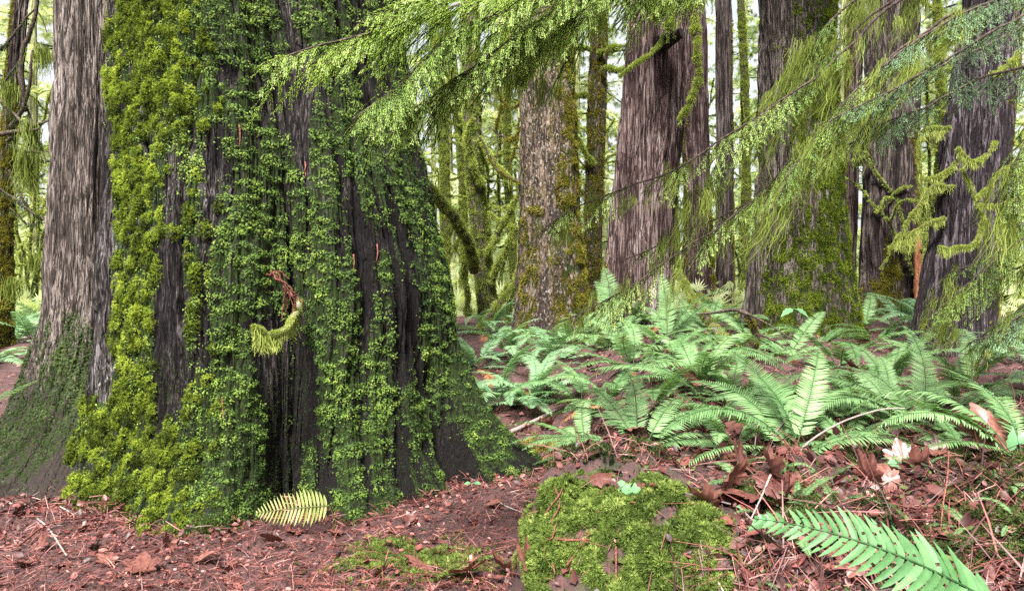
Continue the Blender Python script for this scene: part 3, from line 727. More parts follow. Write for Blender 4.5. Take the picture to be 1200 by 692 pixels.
for pts, r in (([(612, 216), (590, 205), (572, 185), (562, 160)], .016), ([(612, 120), (596, 128), (586, 118), (582, 100)], .014), ([(612, 150), (600, 165), (590, 162), (574, 150)], .014), ([(612, 90), (600, 60), (592, 20), (586, -10)], .02), ([(590, -10), (588, 80), (584, 150), (578, 205)], .012),
               ([(610, 140), (602, 180), (590, 200)], .01)):
    limb(t3, [W(x, y, 8.9 + .05 * i) for i, (x, y) in enumerate(pts)], [r, r * .8, r * .5], 'limb', 'moss_olive', 'bark_twig', 500, .03, 200, .05, mosscov=.7)
for pts in ([(692, 58), (680, 56), (668, 57)], [(700, 62), (715, 56), (735, 54)], [(695, 190), (684, 176), (676, 158)], [(704, 80), (722, 82), (734, 78)], [(690, 110), (678, 112), (664, 118)]):
    limb(MID['tb'][0], [W(x, y, 11.8) for x, y in pts], [.025, .02, .012], 'limb', 'moss_limb', 'bark_twig', 1300, .045, 300, .08, 14)
# dark limbs of the tree at the far left
tl = MID['tl'][0]
for pts, r in (([(28, 130), (24, 70), (38, 30), (42, -10)], .06), ([(12, 150), (24, 130), (34, 100), (36, 60)], .05), ([(-8, 108), (10, 128), (26, 142)], .05), ([(6, 165), (30, 150), (62, 138)], .04), ([(-6, 158), (20, 154), (45, 150)], .05),
               ([(0, 60), (15, 40), (40, 10)], .035), ([(10, 200), (30, 240), (56, 264)], .025), ([(-5, 215), (20, 238), (40, 250), (58, 262)], .02), ([(8, 170), (32, 178), (60, 178)], .018), ([(18, 205), (40, 210), (58, 200)], .012), ([(30, 120), (44, 160), (52, 190)], .02),
               ([(4, 100), (20, 76), (34, 40)], .025), ([(10, 245), (36, 262), (58, 252)], .012)):
    limb(tl, [W(x, y, 8.7 - .06 * i) for i, (x, y) in enumerate(pts)], [r * .6, r * .45, r * .25], 'limb', 'moss_dark', 'bark_twig', 200, .022, 160, .14, 20, mosscov=.8)
g = Geo()
for (x, y, l) in ((30, 180, .5), (36, 190, .4), (14, 330, .25), (34, 150, .35), (40, 300, .2), (10, 100, .3), (50, 60, .3)):
    strands(g, W(x, y, 8.6) + rnd(160, .05), l * RNG.uniform(.3, 1, 160), .35 + RNG.normal(0, .12, 160), .004)
part('hanging_moss', g, M['moss_drape'], tl)


# ------------------------------------------------------------------ hemlock with drooping boughs (its stem stands just outside the frame)
hem = thing('hemlock_tree', 'hemlock leaning in from the right with long drooping boughs hung with moss', 'tree', (3.0, 3.7, float(ground(3.0, 3.7))))
hx, hy, hz = hem.location
hemT = Trunk(lambda z: np.stack([np.full_like(z, hx), np.full_like(z, hy)], -1), lambda ph, z: np.interp(z, [hz, hz + .5, 12], [.24, .17, .05]) * (1 + .05 * np.sin(3 * ph)), np.linspace(hz - .1, 12, 160), 90, 231, .012, 12, 1.5, 0)
part('trunk', hemT.geo(), M['bark_dark'], hem, True, {'moss': np.full(hemT.PH.size, .3)})


def bough(pts, spread, bare=.0, tint=.5, mat_='needles', drape=0, drape_len=.12, dens=1.0, r0=.009, droop=.5, lat=.032, width=.0034, drape_from=0.0, needle=.0115, curl=.16, gate=.04):
    """pts run from the trunk side to the tip"""
    P0 = catmull(pts, 60); P0 = P0 + np.stack([fbm(P0[:, 0] * 2.2 + q * 9, P0[:, 1] * 2.2, P0[:, 2] * 2.2 + spread * 50, 3, 40 + q) for q in range(3)], -1) * .05; pts = P0[::4]; L = np.linalg.norm(np.diff(P0, axis=0), axis=1).sum()
    n = max(12, int(L / lat)); P = catmull(pts, n); T = tangents(P)
    g = Geo(); tube(g, P0, [r0, r0 * .6, .003], 6, .5, .15)
    so = part('bough', g, M['bark_twig'], hem, True, {'moss': np.full(g.n, .2)})
    twig, needles = Geo(), []

    def run(p, d, ln, lvl, tn):
        k = 6; s = np.linspace(0, 1, k)[:, None]
        q = p + d * ln * s + DOWN * (droop * ln * .34) * s ** 2 + rnd(1, .05) * ln * s
        tg = tangents(q)
        side = unit(np.cross(tg, [0, 0, 1.]))
        w = .0012 if lvl else .0018
        up = np.cross(side, tg)
        V = np.stack([q - side * w, q + side * w], 1).reshape(-1, 3); V2 = np.stack([q - up * w, q + up * w], 1).reshape(-1, 3)
        kk = np.arange(k - 1)[:, None] * 2
        twig.add(V, kk + np.array([0, 1, 3, 2]), .3); twig.add(V2, kk + np.array([0, 1, 3, 2]), .3)
        m = int(ln / .0017 * dens) + 2
        u = RNG.random(m) * (k - 1.001); i = u.astype(int); f = (u - i)[:, None]
        c = q[i] * (1 - f) + q[i + 1] * f; sg = np.where(RNG.random(m) < .5, -1, 1)[:, None]
        dd = tg[i] * .8 + side[i] * sg * .7 + rnd(m, .10)
        needles.append((c, dd, up[i] + rnd(m, .25), needle * RNG.uniform(.6, 1.15, m), tn + .35 * (u / k) * (1 if lvl else .6) - .12 + RNG.normal(0, .045, m)))
        return q, tg, side

    for k in range(n):
        s = k / (n - 1)
        if s < bare or RNG.random() < .10 + .55 * (vnoise(k * .16, L * 7, spread * 40, 91) > gate): continue
        ln = spread * min(1, .12 + (1 - s) * L / (spread * 2.2)) * RNG.uniform(.65, 1.1)
        side = unit(np.cross(T[k], [0, 0, 1.]))
        sg = 1 if k % 2 else -1
        d = unit(T[k] * .85 + side * sg * .55 + rnd(1, .14)[0] + DOWN * RNG.uniform(.05, .42))
        tn = tint + RNG.normal(0, .1)
        q, tg, sd = run(P[k], d, ln, 0, tn)
        ns = int(ln / .026)
        for e in range(ns):
            u = (e + .6) / (ns + .3); i = min(4, int(u * 5)); c = q[i] + (q[i + 1] - q[i]) * (u * 5 - i)
            l2 = ln * .42 * (1 - u) * RNG.uniform(.7, 1.2) + .02
            sg2 = 1 if e % 2 else -1
            run(c, unit(tg[i] * .9 + sd[i] * sg2 * .6 + rnd(1, .12)[0] + DOWN * curl), l2, 1, tn)
    run(P[-3], T[-2], spread * .25 + .04, 0, tint)
    g = Geo(); c, dd, up, sz, tn = [np.concatenate([q[i] for q in needles]) for i in range(5)]
    scatter(g, NEEDLE, c, dd, up, sz, tn, .2)
    part('needles', g, M[mat_], so)
    part('twigs', twig, M['bark_twig'], so, False, {'moss': np.zeros(twig.n)})
    if drape:
        g = Geo(); nt_ = int(L * drape / 34)
        for _ in range(nt_):                                     # wisps: tassels of fine strands
            u = (drape_from + (1 - drape_from) * RNG.random()) * (len(P0) - 1.001)
            if vnoise(u * .35, L * 10, drape_len * 50, 77) < -.12: continue
            i = int(u); c = P0[i] + (P0[i + 1] - P0[i]) * (u - i)
            c = c + np.array([RNG.normal(0, .5), RNG.normal(0, .6), RNG.normal(-.12, .25)]) * spread * .42
            m = int(RNG.integers(14, 60)); ln = drape_len * RNG.uniform(.2, 1.15) ** 1.2
            st = c + rnd(m, .011) + np.outer(RNG.random(m) * .5, [-.25 * ln, 0, -ln])
            strands(g, st, ln * RNG.uniform(.25, 1, m), .46 + RNG.normal(0, .12) + RNG.normal(0, .1, m), width * .38, 5, .20, (-.26 + RNG.normal(0, .16), 0, 0))
        part('hanging_moss', g, M['moss_drape'], so)
    return so


def WP(l): return [W(*q) for q in l]


top_z = lambda z: np.array([hx, hy, z])
# upper left boughs
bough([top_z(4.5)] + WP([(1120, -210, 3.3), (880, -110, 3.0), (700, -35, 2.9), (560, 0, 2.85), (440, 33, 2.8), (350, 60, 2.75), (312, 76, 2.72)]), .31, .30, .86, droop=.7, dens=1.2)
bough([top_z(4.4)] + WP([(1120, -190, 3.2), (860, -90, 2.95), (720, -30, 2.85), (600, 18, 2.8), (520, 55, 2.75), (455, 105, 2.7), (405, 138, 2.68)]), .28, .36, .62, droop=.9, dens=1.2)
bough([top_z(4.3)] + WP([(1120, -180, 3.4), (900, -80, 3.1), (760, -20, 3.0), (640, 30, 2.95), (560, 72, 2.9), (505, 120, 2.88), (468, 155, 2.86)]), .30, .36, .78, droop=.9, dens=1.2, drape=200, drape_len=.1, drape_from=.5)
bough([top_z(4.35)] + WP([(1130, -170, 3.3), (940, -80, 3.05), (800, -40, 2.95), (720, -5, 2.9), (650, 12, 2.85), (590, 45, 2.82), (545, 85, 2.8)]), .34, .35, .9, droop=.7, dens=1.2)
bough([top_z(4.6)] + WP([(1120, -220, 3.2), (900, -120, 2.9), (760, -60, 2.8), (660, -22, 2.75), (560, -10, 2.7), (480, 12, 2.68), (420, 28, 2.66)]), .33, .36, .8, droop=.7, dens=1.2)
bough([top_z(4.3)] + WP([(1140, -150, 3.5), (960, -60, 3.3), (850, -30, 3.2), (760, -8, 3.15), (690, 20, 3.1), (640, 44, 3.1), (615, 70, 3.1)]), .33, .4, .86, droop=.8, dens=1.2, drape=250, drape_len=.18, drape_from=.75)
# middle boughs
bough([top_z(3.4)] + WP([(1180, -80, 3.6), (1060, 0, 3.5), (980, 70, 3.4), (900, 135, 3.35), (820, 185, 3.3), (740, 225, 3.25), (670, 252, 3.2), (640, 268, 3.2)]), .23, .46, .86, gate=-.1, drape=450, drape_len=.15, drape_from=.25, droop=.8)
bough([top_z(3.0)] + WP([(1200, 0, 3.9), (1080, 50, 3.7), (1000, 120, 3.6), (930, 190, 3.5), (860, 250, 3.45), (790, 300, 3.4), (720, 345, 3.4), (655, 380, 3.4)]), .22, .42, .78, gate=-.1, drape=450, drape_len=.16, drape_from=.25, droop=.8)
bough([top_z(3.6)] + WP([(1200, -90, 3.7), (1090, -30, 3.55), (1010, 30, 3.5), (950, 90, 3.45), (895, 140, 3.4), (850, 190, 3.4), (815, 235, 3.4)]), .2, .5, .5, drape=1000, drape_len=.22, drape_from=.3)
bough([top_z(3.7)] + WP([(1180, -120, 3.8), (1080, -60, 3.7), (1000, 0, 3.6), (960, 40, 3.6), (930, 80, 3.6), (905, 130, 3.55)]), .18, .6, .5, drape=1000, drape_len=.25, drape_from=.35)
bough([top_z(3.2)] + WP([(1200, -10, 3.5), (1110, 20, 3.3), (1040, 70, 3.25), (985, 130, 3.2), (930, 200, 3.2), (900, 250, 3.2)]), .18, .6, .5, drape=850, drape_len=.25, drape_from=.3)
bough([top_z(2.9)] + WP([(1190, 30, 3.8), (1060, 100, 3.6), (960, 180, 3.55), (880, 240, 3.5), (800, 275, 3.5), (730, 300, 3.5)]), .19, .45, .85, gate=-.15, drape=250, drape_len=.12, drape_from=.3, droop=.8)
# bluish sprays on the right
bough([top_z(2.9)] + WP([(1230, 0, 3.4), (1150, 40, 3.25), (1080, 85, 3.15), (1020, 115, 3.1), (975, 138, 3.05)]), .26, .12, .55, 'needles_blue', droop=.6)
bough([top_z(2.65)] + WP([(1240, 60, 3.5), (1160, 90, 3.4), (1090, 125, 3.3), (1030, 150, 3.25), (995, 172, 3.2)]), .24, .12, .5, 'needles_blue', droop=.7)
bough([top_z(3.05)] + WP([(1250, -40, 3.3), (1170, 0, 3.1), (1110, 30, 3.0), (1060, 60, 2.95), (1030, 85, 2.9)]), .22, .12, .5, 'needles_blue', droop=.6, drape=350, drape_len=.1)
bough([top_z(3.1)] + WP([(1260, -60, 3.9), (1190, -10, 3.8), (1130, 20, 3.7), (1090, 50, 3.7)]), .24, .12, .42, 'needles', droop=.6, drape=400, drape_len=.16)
# low right boughs
bough([top_z(1.75)] + WP([(1270, 270, 4.0), (1210, 300, 4.1), (1150, 330, 4.2), (1105, 365, 4.3), (1078, 395, 4.3)]), .34, .1, .62, gate=9, dens=1.2, drape=600, drape_len=.2, droop=.8)
bough([top_z(1.95)] + WP([(1280, 220, 3.8), (1225, 240, 3.9), (1180, 280, 4.0), (1140, 310, 4.1), (1112, 325, 4.1)]), .32, .1, .62, gate=9, dens=1.2, drape=500, drape_len=.16, droop=.8)
bough([top_z(1.6)] + WP([(1270, 320, 4.2), (1215, 345, 4.4), (1165, 385, 4.5), (1130, 410, 4.6)]), .32, .1, .58, gate=9, dens=1.2, drape=800, drape_len=.22, droop=.8)
bough([top_z(2.2)] + WP([(1270, 140, 4.2), (1230, 170, 4.3), (1200, 215, 4.4), (1182, 250, 4.4)]), .28, .1, .6, gate=9, dens=1.2, drape=500, drape_len=.15, droop=.8)


bough([top_z(1.85)] + WP([(1265, 250, 3.6), (1200, 275, 3.6), (1150, 318, 3.65), (1110, 352, 3.7), (1085, 372, 3.7)]), .26, .1, .66, gate=9, dens=1.1, drape=500, drape_len=.16, droop=.8)
bough([top_z(1.5)] + WP([(1265, 345, 3.5), (1215, 360, 3.5), (1175, 385, 3.55), (1140, 402, 3.6)]), .22, .1, .55, 'needles_blue', gate=9, drape=400, drape_len=.15, droop=.8)
bough([top_z(2.5)] + WP([(1250, 90, 3.2), (1210, 150, 3.2), (1192, 205, 3.2), (1180, 262, 3.25)]), .2, .1, .6, gate=9, drape=700, drape_len=.2, droop=.8)


# ------------------------------------------------------------------ sword ferns
def frond_geo(L=.75, pairs=34, e0=60, e1=-25, pl=.085, segs=3, pw=.16, droop=.25, seed=0, stipe=.16, holes=False, fwd=.28, asym=0.0, bow=0.0):
    r = np.random.default_rng(seed)
    g = Geo(); n = 40; s = np.linspace(0, 1, n); el = np.radians(e0 + (e1 - e0) * s ** 1.2)
    ds = L / (n - 1)
    Q = np.stack([bow * np.sin(s * pi) * L, np.concatenate([[0], np.cumsum(np.cos(el[:-1]) * ds)]), np.concatenate([[0], np.cumsum(np.sin(el[:-1]) * ds)])], -1)
    T = tangents(Q); up = unit(np.cross(np.array([1., 0, 0])[None], T))
    tube(g, Q, [.0035, .0028, .001], 5, .1)
    for k in range(pairs):
        u = stipe + (1 - stipe) * (k + .5) / pairs; x = u * (n - 1); i = min(n - 2, int(x)); f = x - i
        c = Q[i] * (1 - f) + Q[i + 1] * f; t = T[i]; nrm = up[i]
        uu = (u - stipe) / (1 - stipe)
        ln = pl * min(1, .62 + uu * 2.2) * (1 - uu ** 2.6) ** .8 + .006
        wd = max(.22, 1 - uu * .55) * pl * pw
        for sg in (-1, 1):
            if r.random() < .02: continue
            lk = ln * r.uniform(.88, 1.08)
            sd = np.array([1., 0, 0]) * sg
            d = unit(sd + t * (fwd + .5 * uu ** 2) + nrm * r.normal(.05, .1) + asym * t)
            wv = unit(np.cross(nrm, d)) * sg
            wv = unit(wv + nrm * r.normal(0, .22))
            us = np.linspace(0, 1, segs + 1)
            cc = c + d * lk * us[:, None] - nrm * (droop * lk * us[:, None] ** 2) + t * (.10 * lk * us[:, None] ** 2)
            prof = np.interp(us, [0, .12, .5, .8, 1], [.55, 1, .9, .62, .02]) * wd
            if holes: prof = prof * (1 + .10 * (np.arange(len(us)) % 2)) * r.uniform(.86, 1.06, len(us)); cc = cc + t * (.10 * lk * us[:, None] ** 3) - nrm * (lk * r.normal(.03, .05) * us[:, None] ** 2); prof[-1] = .0005
            a_, b_ = cc - wv * prof[:, None] * .5, cc + wv * prof[:, None] * .62
            m_ = cc - nrm * (prof[:, None] * .14)
            V = np.stack([a_, m_, b_], 1).reshape(-1, 3)
            kk = np.arange(segs)[:, None] * 3
            Fc = np.concatenate([kk + np.array([0, 1, 4, 3]), kk + np.array([1, 2, 5, 4])])
            if holes:
                Fc = Fc[r.random(len(Fc)) > .03]
            tv = .5 + r.normal(0, .07) + .12 * (us[:, None] - .3) + np.array([0, .10, 0])[None]
            g.add(V, Fc, tv.ravel())
    return g


FR = []
for k, (L, pr, e0, e1, pl, dr) in enumerate([(.80, 38, 72, -5, .085, .2), (.85, 40, 60, -30, .09, .25), (.75, 36, 48, -35, .085, .3), (.70, 34, 35, -30, .08, .3), (.80, 38, 80, 25, .085, .15), (.62, 32, 22, -25, .075, .35), (.9, 42, 66, -45, .09, .3)]):
    FR.append(mesh_of('frond', frond_geo(L, pr + 14, e0, e1, pl * 1.08, 3, .145, dr, 300 + k, bow=.05 * (-1) ** k), M['fern']))
FRP = []
for me in FR:
    m2 = me.copy(); m2.materials.clear(); m2.materials.append(M['fern_pale']); FRP.append(m2)
FRB = FR[3].copy(); FRB.materials.clear(); FRB.materials.append(M['fern_brown'])


def fern(label, px, Y, fronds, scale=1.0, group='sword ferns', pale=False, count=0, lean=0, dead=0, xy=None):
    """fronds: (azimuth deg: 0 = right, 90 = away, -90 = to the camera, variant, size)"""
    x = (px - 600) / F * Y; z = float(ground(x, Y)) - .01
    t = thing('sword_fern', label, 'fern', (x, Y, z), group)
    fs = list(fronds)
    for k in range(count):
        fs.append((k / count * 360 + RNG.uniform(-18, 18) + lean, int(RNG.choice([0, 1, 2, 2, 3, 3, 5, 5, 6])), RNG.uniform(.7, 1.05)))
    for (az, v, s) in fs:
        o = link('frond', (FRP if pale else FR)[v], t)
        o.rotation_euler = (radians(RNG.uniform(-6, 6)), radians(RNG.uniform(-14, 14)), radians(az - 90)); s *= scale; o.scale = (s * RNG.uniform(.85, 1.1), s, s * RNG.uniform(.75, 1.15))
        o.location = (RNG.uniform(-.02, .02), RNG.uniform(-.02, .02), 0)
    for k in range(dead):
        o = link('frond', FRB, t); o['label'] = 'withered brown frond'
        o.rotation_euler = (radians(-22), 0, radians(RNG.uniform(0, 360))); s = scale * RNG.uniform(.6, .85); o.scale = (s, s, s)
    return t


fern('large bright sword fern behind the curled brown maple leaves', 930, 3.4, [(150, 4, 1.0), (100, 4, 1.02), (80, 0, 1.0), (175, 2, 1.05), (205, 3, 1.05), (190, 6, .95), (30, 1, 1.0), (10, 2, .9), (60, 0, .95), (-20, 3, .85), (125, 0, .95), (235, 5, .8)], .93, dead=1)
fern('sword fern with one tall upright frond left of the low draped boughs', 1074, 3.95, [(85, 4, 1.05), (170, 1, 1.05), (150, 6, 1.0), (190, 2, 1.0), (30, 1, .9), (110, 0, .95), (215, 3, .9), (0, 2, .85), (-40, 5, .8), (250, 5, .8)], 1.0, dead=2)
fern('sword fern arching left at the right edge above the big dry maple leaf', 1195, 3.25, [(165, 1, 1.0), (180, 2, 1.0), (150, 6, 1.0), (195, 3, .9), (120, 0, 1.0), (60, 1, .9), (20, 2, .9), (-20, 3, .9)], .9)
fern('sword fern spreading low directly behind the mossy mound', 750, 3.65, [(172, 3, 1.0), (145, 2, 1.0), (195, 5, .9), (110, 1, 1.0), (80, 0, .9), (40, 2, .95), (10, 3, .9), (-15, 5, .9), (60, 6, .8)], .86, dead=1)
fern('sword fern beside the dark red litter hollow', 690, 5.3, [], 1.0, count=12, dead=1)
fern('sword fern in front of the arched dead branch', 820, 5.2, [(180, 3, 1.1), (160, 2, 1.1)], 1.05, count=11, dead=1)
fern('sword fern on the litter slope below the wide pale tree', 985, 6.0, [], 1.05, count=10)
fern('sword fern behind the tall upright frond near the leaning tree foot', 1140, 5.4, [], 1.0, count=10)
fern('pale sword fern right behind the root of the giant cedar', 585, 6.7, [], 1.15, pale=True, count=14, group=None)
fern('pale tall sword fern below the crooked bright mossy stem', 622, 6.6, [(90, 4, .8), (60, 4, .8)], 1.1, pale=True, count=13)
fern('sword fern with two upright fronds at the foot of the spotted tree', 712, 7.4, [(95, 4, 1.35), (80, 4, 1.4), (70, 0, 1.1)], 1.0, count=8)
fern('sword fern with a brown withered frond at the foot of the reddish cedar', 780, 7.2, [(70, 4, 1.0), (40, 0, 1.0), (110, 0, .95)], 1.05, count=9, dead=3)
SH = 'sword fern in the crowded fern bed below the mid distance trunks'
for (px, Y, sc) in ((558, 7.6, 1.2), (600, 8.0, 1.15), (650, 7.6, 1.1), (680, 6.3, 1.05), (740, 6.1, 1.05), (790, 6.3, 1.0), (845, 6.6, 1.0), (880, 7.2, 1.05), (920, 6.6, 1.0), (960, 7.4, .9), (830, 8.3, 1.1), (875, 8.8, 1.1), (860, 5.0, .95), (1010, 5.0, .9), (1120, 4.7, .85), (770, 4.8, .85), (900, 5.0, .9), (715, 5.8, .9), (840, 4.3, .75), (1000, 4.2, .75), (810, 5.8, .95), (860, 3.5, .6), (1005, 3.5, .65), (1120, 3.5, .62), (690, 4.6, .75), (575, 9.2, 1.2), (618, 9.4, 1.2), (665, 8.4, 1.1), (700, 8.6, 1.15), (735, 8.3, 1.1), (770, 8.6, 1.1), (805, 9.4, 1.2), (845, 10.2, 1.2), (1030, 7.6, .95), (1075, 6.8, .9), (640, 6.9, .9), (1045, 4.6, .8), (955, 4.2, .75), (1040, 5.2, .85), (1010, 8.6, 1.0)):
    fern(SH, px, Y, [], sc * .9, pale=(px < 660), count=int(RNG.integers(9, 15)), dead=int(RNG.integers(1, 4)), group='ferns in the crowded bed')
SR = 'small fern in the pale gap behind the leaning tree at right'
for (px, Y, sc) in ((1085, 8.6, 1.1), (1060, 9.6, 1.2), (1175, 7.5, 1.2), (1195, 6.2, 1.0), (1230, 5, 1.0)):
    fern(SR, px, Y, [], sc, pale=True, count=10, group='ferns at the right edge')
SL = 'pale fern on the rise seen between the far left trunk and the side stem'
for (px, Y, sc) in ((40, 9.2, 1.3), (20, 10.5, 1.4), (60, 11.5, 1.4), (-10, 8.2, 1.2), (45, 13, 1.5), (10, 13.5, 1.5)):
    fern(SL, px, Y, [], sc, pale=True, count=12, group='ferns at the far left')
SB = 'tiny fern sprouting from the dark bank at the bottom right'
for k in range(16):
    x_, Y_ = RNG.uniform(860, 1195), RNG.uniform(2.2, 3.1)
    fern(SB, x_, Y_, [], RNG.uniform(.16, .30), count=int(RNG.integers(4, 8)), group='tiny ferns on the bank')
# frond reaching in at the left edge, in front of the side stem
t = fern('pale fern reaching in from the left edge in front of the side stem', -95, 4.6, [(150, 2, .8), (200, 3, .7), (100, 1, .7)], 1.0, pale=True)
gg = frond_geo(.70, 34, 42, 22, .075, 3, .18, .15, 411)
o = link('frond', mesh_of('frond', gg, M['fern_pale']), t); o.rotation_euler = (0, radians(-20), radians(-68)); o.location = (.12, -.15, .36 - t.location.z)
gg = frond_geo(.55, 30, 30, -20, .07, 3, .18, .15, 412)
o = link('frond', mesh_of('frond', gg, M['fern_pale']), t); o.rotation_euler = (0, radians(-20), radians(-80)); o.location = (.05, -.25, .22 - t.location.z)


def aimed_frond(parent, base, tip, rise, geo_kw, m, roll=0.0):
    """a frond bent over the chord from base to tip (world points)"""
    base = np.asarray(base, float); tip = np.asarray(tip, float); ch = np.linalg.norm(tip - base)
    g = frond_geo(L=ch * 1.04, **geo_kw)
    V, Fs, T = g.arrays()
    end = np.array([0, V[:, 1].max(), 0]);
    y = unit(tip - base); x = unit(np.cross(y, [0, 0, 1.])); z = np.cross(x, y)
    c, s = cos(roll), sin(roll); x, z = x * c + z * s, z * c - x * s
    W3 = V[:, :1] * x + V[:, 1:2] * y + V[:, 2:3] * z + base
    gn = Geo()
    off = 0
    gn.v = [W3]; gn.t = [T]; gn.n = len(W3)
    for f in Fs: gn.f[f.shape[1]].append(f)
    return part('frond', gn, m, parent)


# the close frond at the bottom right
b0, tp = W(1165, 706, 1.62), W(884, 612, 1.80)
ff = thing('sword_fern', 'big glossy fern frond with chewed edges at bottom right', 'fern', (b0[0] + .14, b0[1] + .05, float(ground(b0[0] + .14, b0[1] + .05))))
aimed_frond(ff, b0, tp, 0, dict(pairs=27, e0=24, e1=-26, pl=.086, segs=12, pw=.235, droop=.12, seed=501, stipe=.0, holes=True, fwd=.34), M['fern_glossy'], roll=.75)
g = Geo(); tube(g, catmull([np.array(ff.location), np.array(ff.location) + [-.03, -.01, .1], b0], 12), [.004, .003], 6, .2)
part('stem', g, M['fern_glossy'], ff)
# the small yellow-green fern against the giant's foot
d0, d1 = W(386, 592, 4.02), W(303, 601, 4.0)
df = thing('deer_fern', 'small yellow green fern frond at the foot of the giant cedar crevice', 'fern', (d0[0], d0[1] + .03, .0))
aimed_frond(df, d0, d1, 0, dict(pairs=20, e0=12, e1=-12, pl=.095, segs=4, pw=.15, droop=.05, seed=505, stipe=.02, fwd=.1), M['fern_yellow'], roll=1.1)
g = Geo(); tube(g, catmull([np.array(df.location), np.array(df.location) + [.03, -.01, .04], d0], 10), [.003, .002], 5, .2)
part('stem', g, M['fern_yellow'], df)


# ------------------------------------------------------------------ ground litter and moss
def on_ground(n, x0, x1, y0, y1, pw=1.6):
    u = RNG.random(n)
    y = (y0 ** (1 - pw) + u * (y1 ** (1 - pw) - y0 ** (1 - pw))) ** (1 / (1 - pw))
    x = (x0 + (x1 - x0) * RNG.random(n)) * y
    return x, y


def on_mound(x, y):
    return (((x - .38) / .40) ** 2 + ((y - 2.80) / .52) ** 2 < 1) & (RNG.random(len(x)) < .93)


def gnormal(x, y, e=.03):
    gx_ = (ground(x + e, y) - ground(x - e, y)) / (2 * e); gy_ = (ground(x, y + e) - ground(x, y - e)) / (2 * e)
    return unit(np.stack([-gx_, -gy_, np.ones_like(gx_)], -1))


g = Geo()
x, y = on_ground(105000, -.92, .92, 2.0, 12)
mossy = ground_moss(x, y); k = (RNG.random(len(x)) > mossy * .9) & ~on_mound(x, y); x, y = x[k], y[k]
P = np.stack([x, y, ground(x, y)], -1); N = gnormal(x, y); n = len(P)
d = rnd(n); d = d - (d * N).sum(1)[:, None] * N * RNG.uniform(.6, 1, n)[:, None]
scatter(g, T_([(-.022, 0, 0), (.022, 0, 0), (.022, .5, .06), (-.022, .5, .06), (.01, 1, 0), (-.01, 1, 0)], [(0, 1, 2, 3), (3, 2, 4, 5)]), P + N * RNG.uniform(.002, .03, n)[:, None], d, N + rnd(n, .3), RNG.uniform(.02, .085, n), .5 + .2 * fbm(x * 3, y * 3, 0, 2, 3) + RNG.normal(0, .26, n), .1)
x, y = on_ground(28000, -.92, .92, 2.0, 13)
mossy = ground_moss(x, y); k = (RNG.random(len(x)) > mossy * 1.3) & ~on_mound(x, y); x, y = x[k], y[k]
P = np.stack([x, y, ground(x, y)], -1); N = gnormal(x, y); n = len(P)
d = rnd(n); d = d - (d * N).sum(1)[:, None] * N * .9
scatter(g, CHIP, P + N * RNG.uniform(.004, .03, n)[:, None], d, N + rnd(n, .45), RNG.uniform(.008, .03, n) * (1 + (RNG.random(n) < .1)), .5 + .2 * fbm(x * 2, y * 2, 0, 2, 13) + RNG.normal(0, .26, n), .1)
for T0 in (TR, TS):
    lowd = (T0.N[..., 1] < .35) * np.exp(-(np.clip(T0.V[..., 2] - ground(T0.V[..., 0], T0.V[..., 1]), -.02, 9) / .03) ** 2)
    P, N, a, b = T0.sample(3000, lowd, 2); n = len(P); P = P + N * RNG.uniform(.005, .05, n)[:, None]; P[:, 2] = ground(P[:, 0], P[:, 1]) + RNG.random(n) ** 2 * .07
    scatter(g, CHIP, P[::2], rnd(n)[::2], (N + rnd(n, .5))[::2], RNG.uniform(.01, .045, len(P[::2])), .42 + RNG.normal(0, .22, len(P[::2])), .1)
    scatter(g, T_([(-.022, 0, 0), (.022, 0, 0), (.022, .5, .06), (-.022, .5, .06), (.01, 1, 0), (-.01, 1, 0)], [(0, 1, 2, 3), (3, 2, 4, 5)]), P, rnd(n) * [1, 1, .5], N + rnd(n, .5), RNG.uniform(.03, .10, n), .45 + RNG.normal(0, .25, n), .1)
# rotten leaves and dead stalks on the bank
x, y = on_ground(6200, .05, .95, 1.6, 4.6, 2.0); k = ~on_mound(x, y) & (x > .12); x, y = x[k], y[k]; n = len(x)
P = np.stack([x, y, ground(x, y) + RNG.uniform(.004, .03, n)], -1); N = gnormal(x, y)
d = rnd(n); d = d - (d * N).sum(1)[:, None] * N * .85
scatter(g, CHIP, P, d, N + rnd(n, .5), RNG.uniform(.02, .07, n), .28 + .2 * fbm(x * 4, y * 4, 0, 2, 14) + RNG.normal(0, .16, n), .1)
x, y = on_ground(4300, .02, .95, 1.6, 5.0, 2.0); k = ~on_mound(x, y); x, y = x[k], y[k]; n = len(x)
P = np.stack([x, y, ground(x, y) + RNG.uniform(.005, .05, n)], -1); N = gnormal(x, y); d = rnd(n); d = d - (d * N).sum(1)[:, None] * N * .8
scatter(g, T_([(-.010, 0, 0), (.010, 0, 0), (.012, .5, .05), (-.008, .5, .05), (.004, 1, 0), (-.004, 1, 0)], [(0, 1, 2, 3), (3, 2, 4, 5)]), P, d, N + rnd(n, .3), RNG.uniform(.08, .26, n), .35 + RNG.normal(0, .2, n), .1)
single('leaf_litter', g, M['litter'], 'red brown needles and leaf bits covering the forest floor', 'litter', kind='stuff', origin=(0, 0, 0))

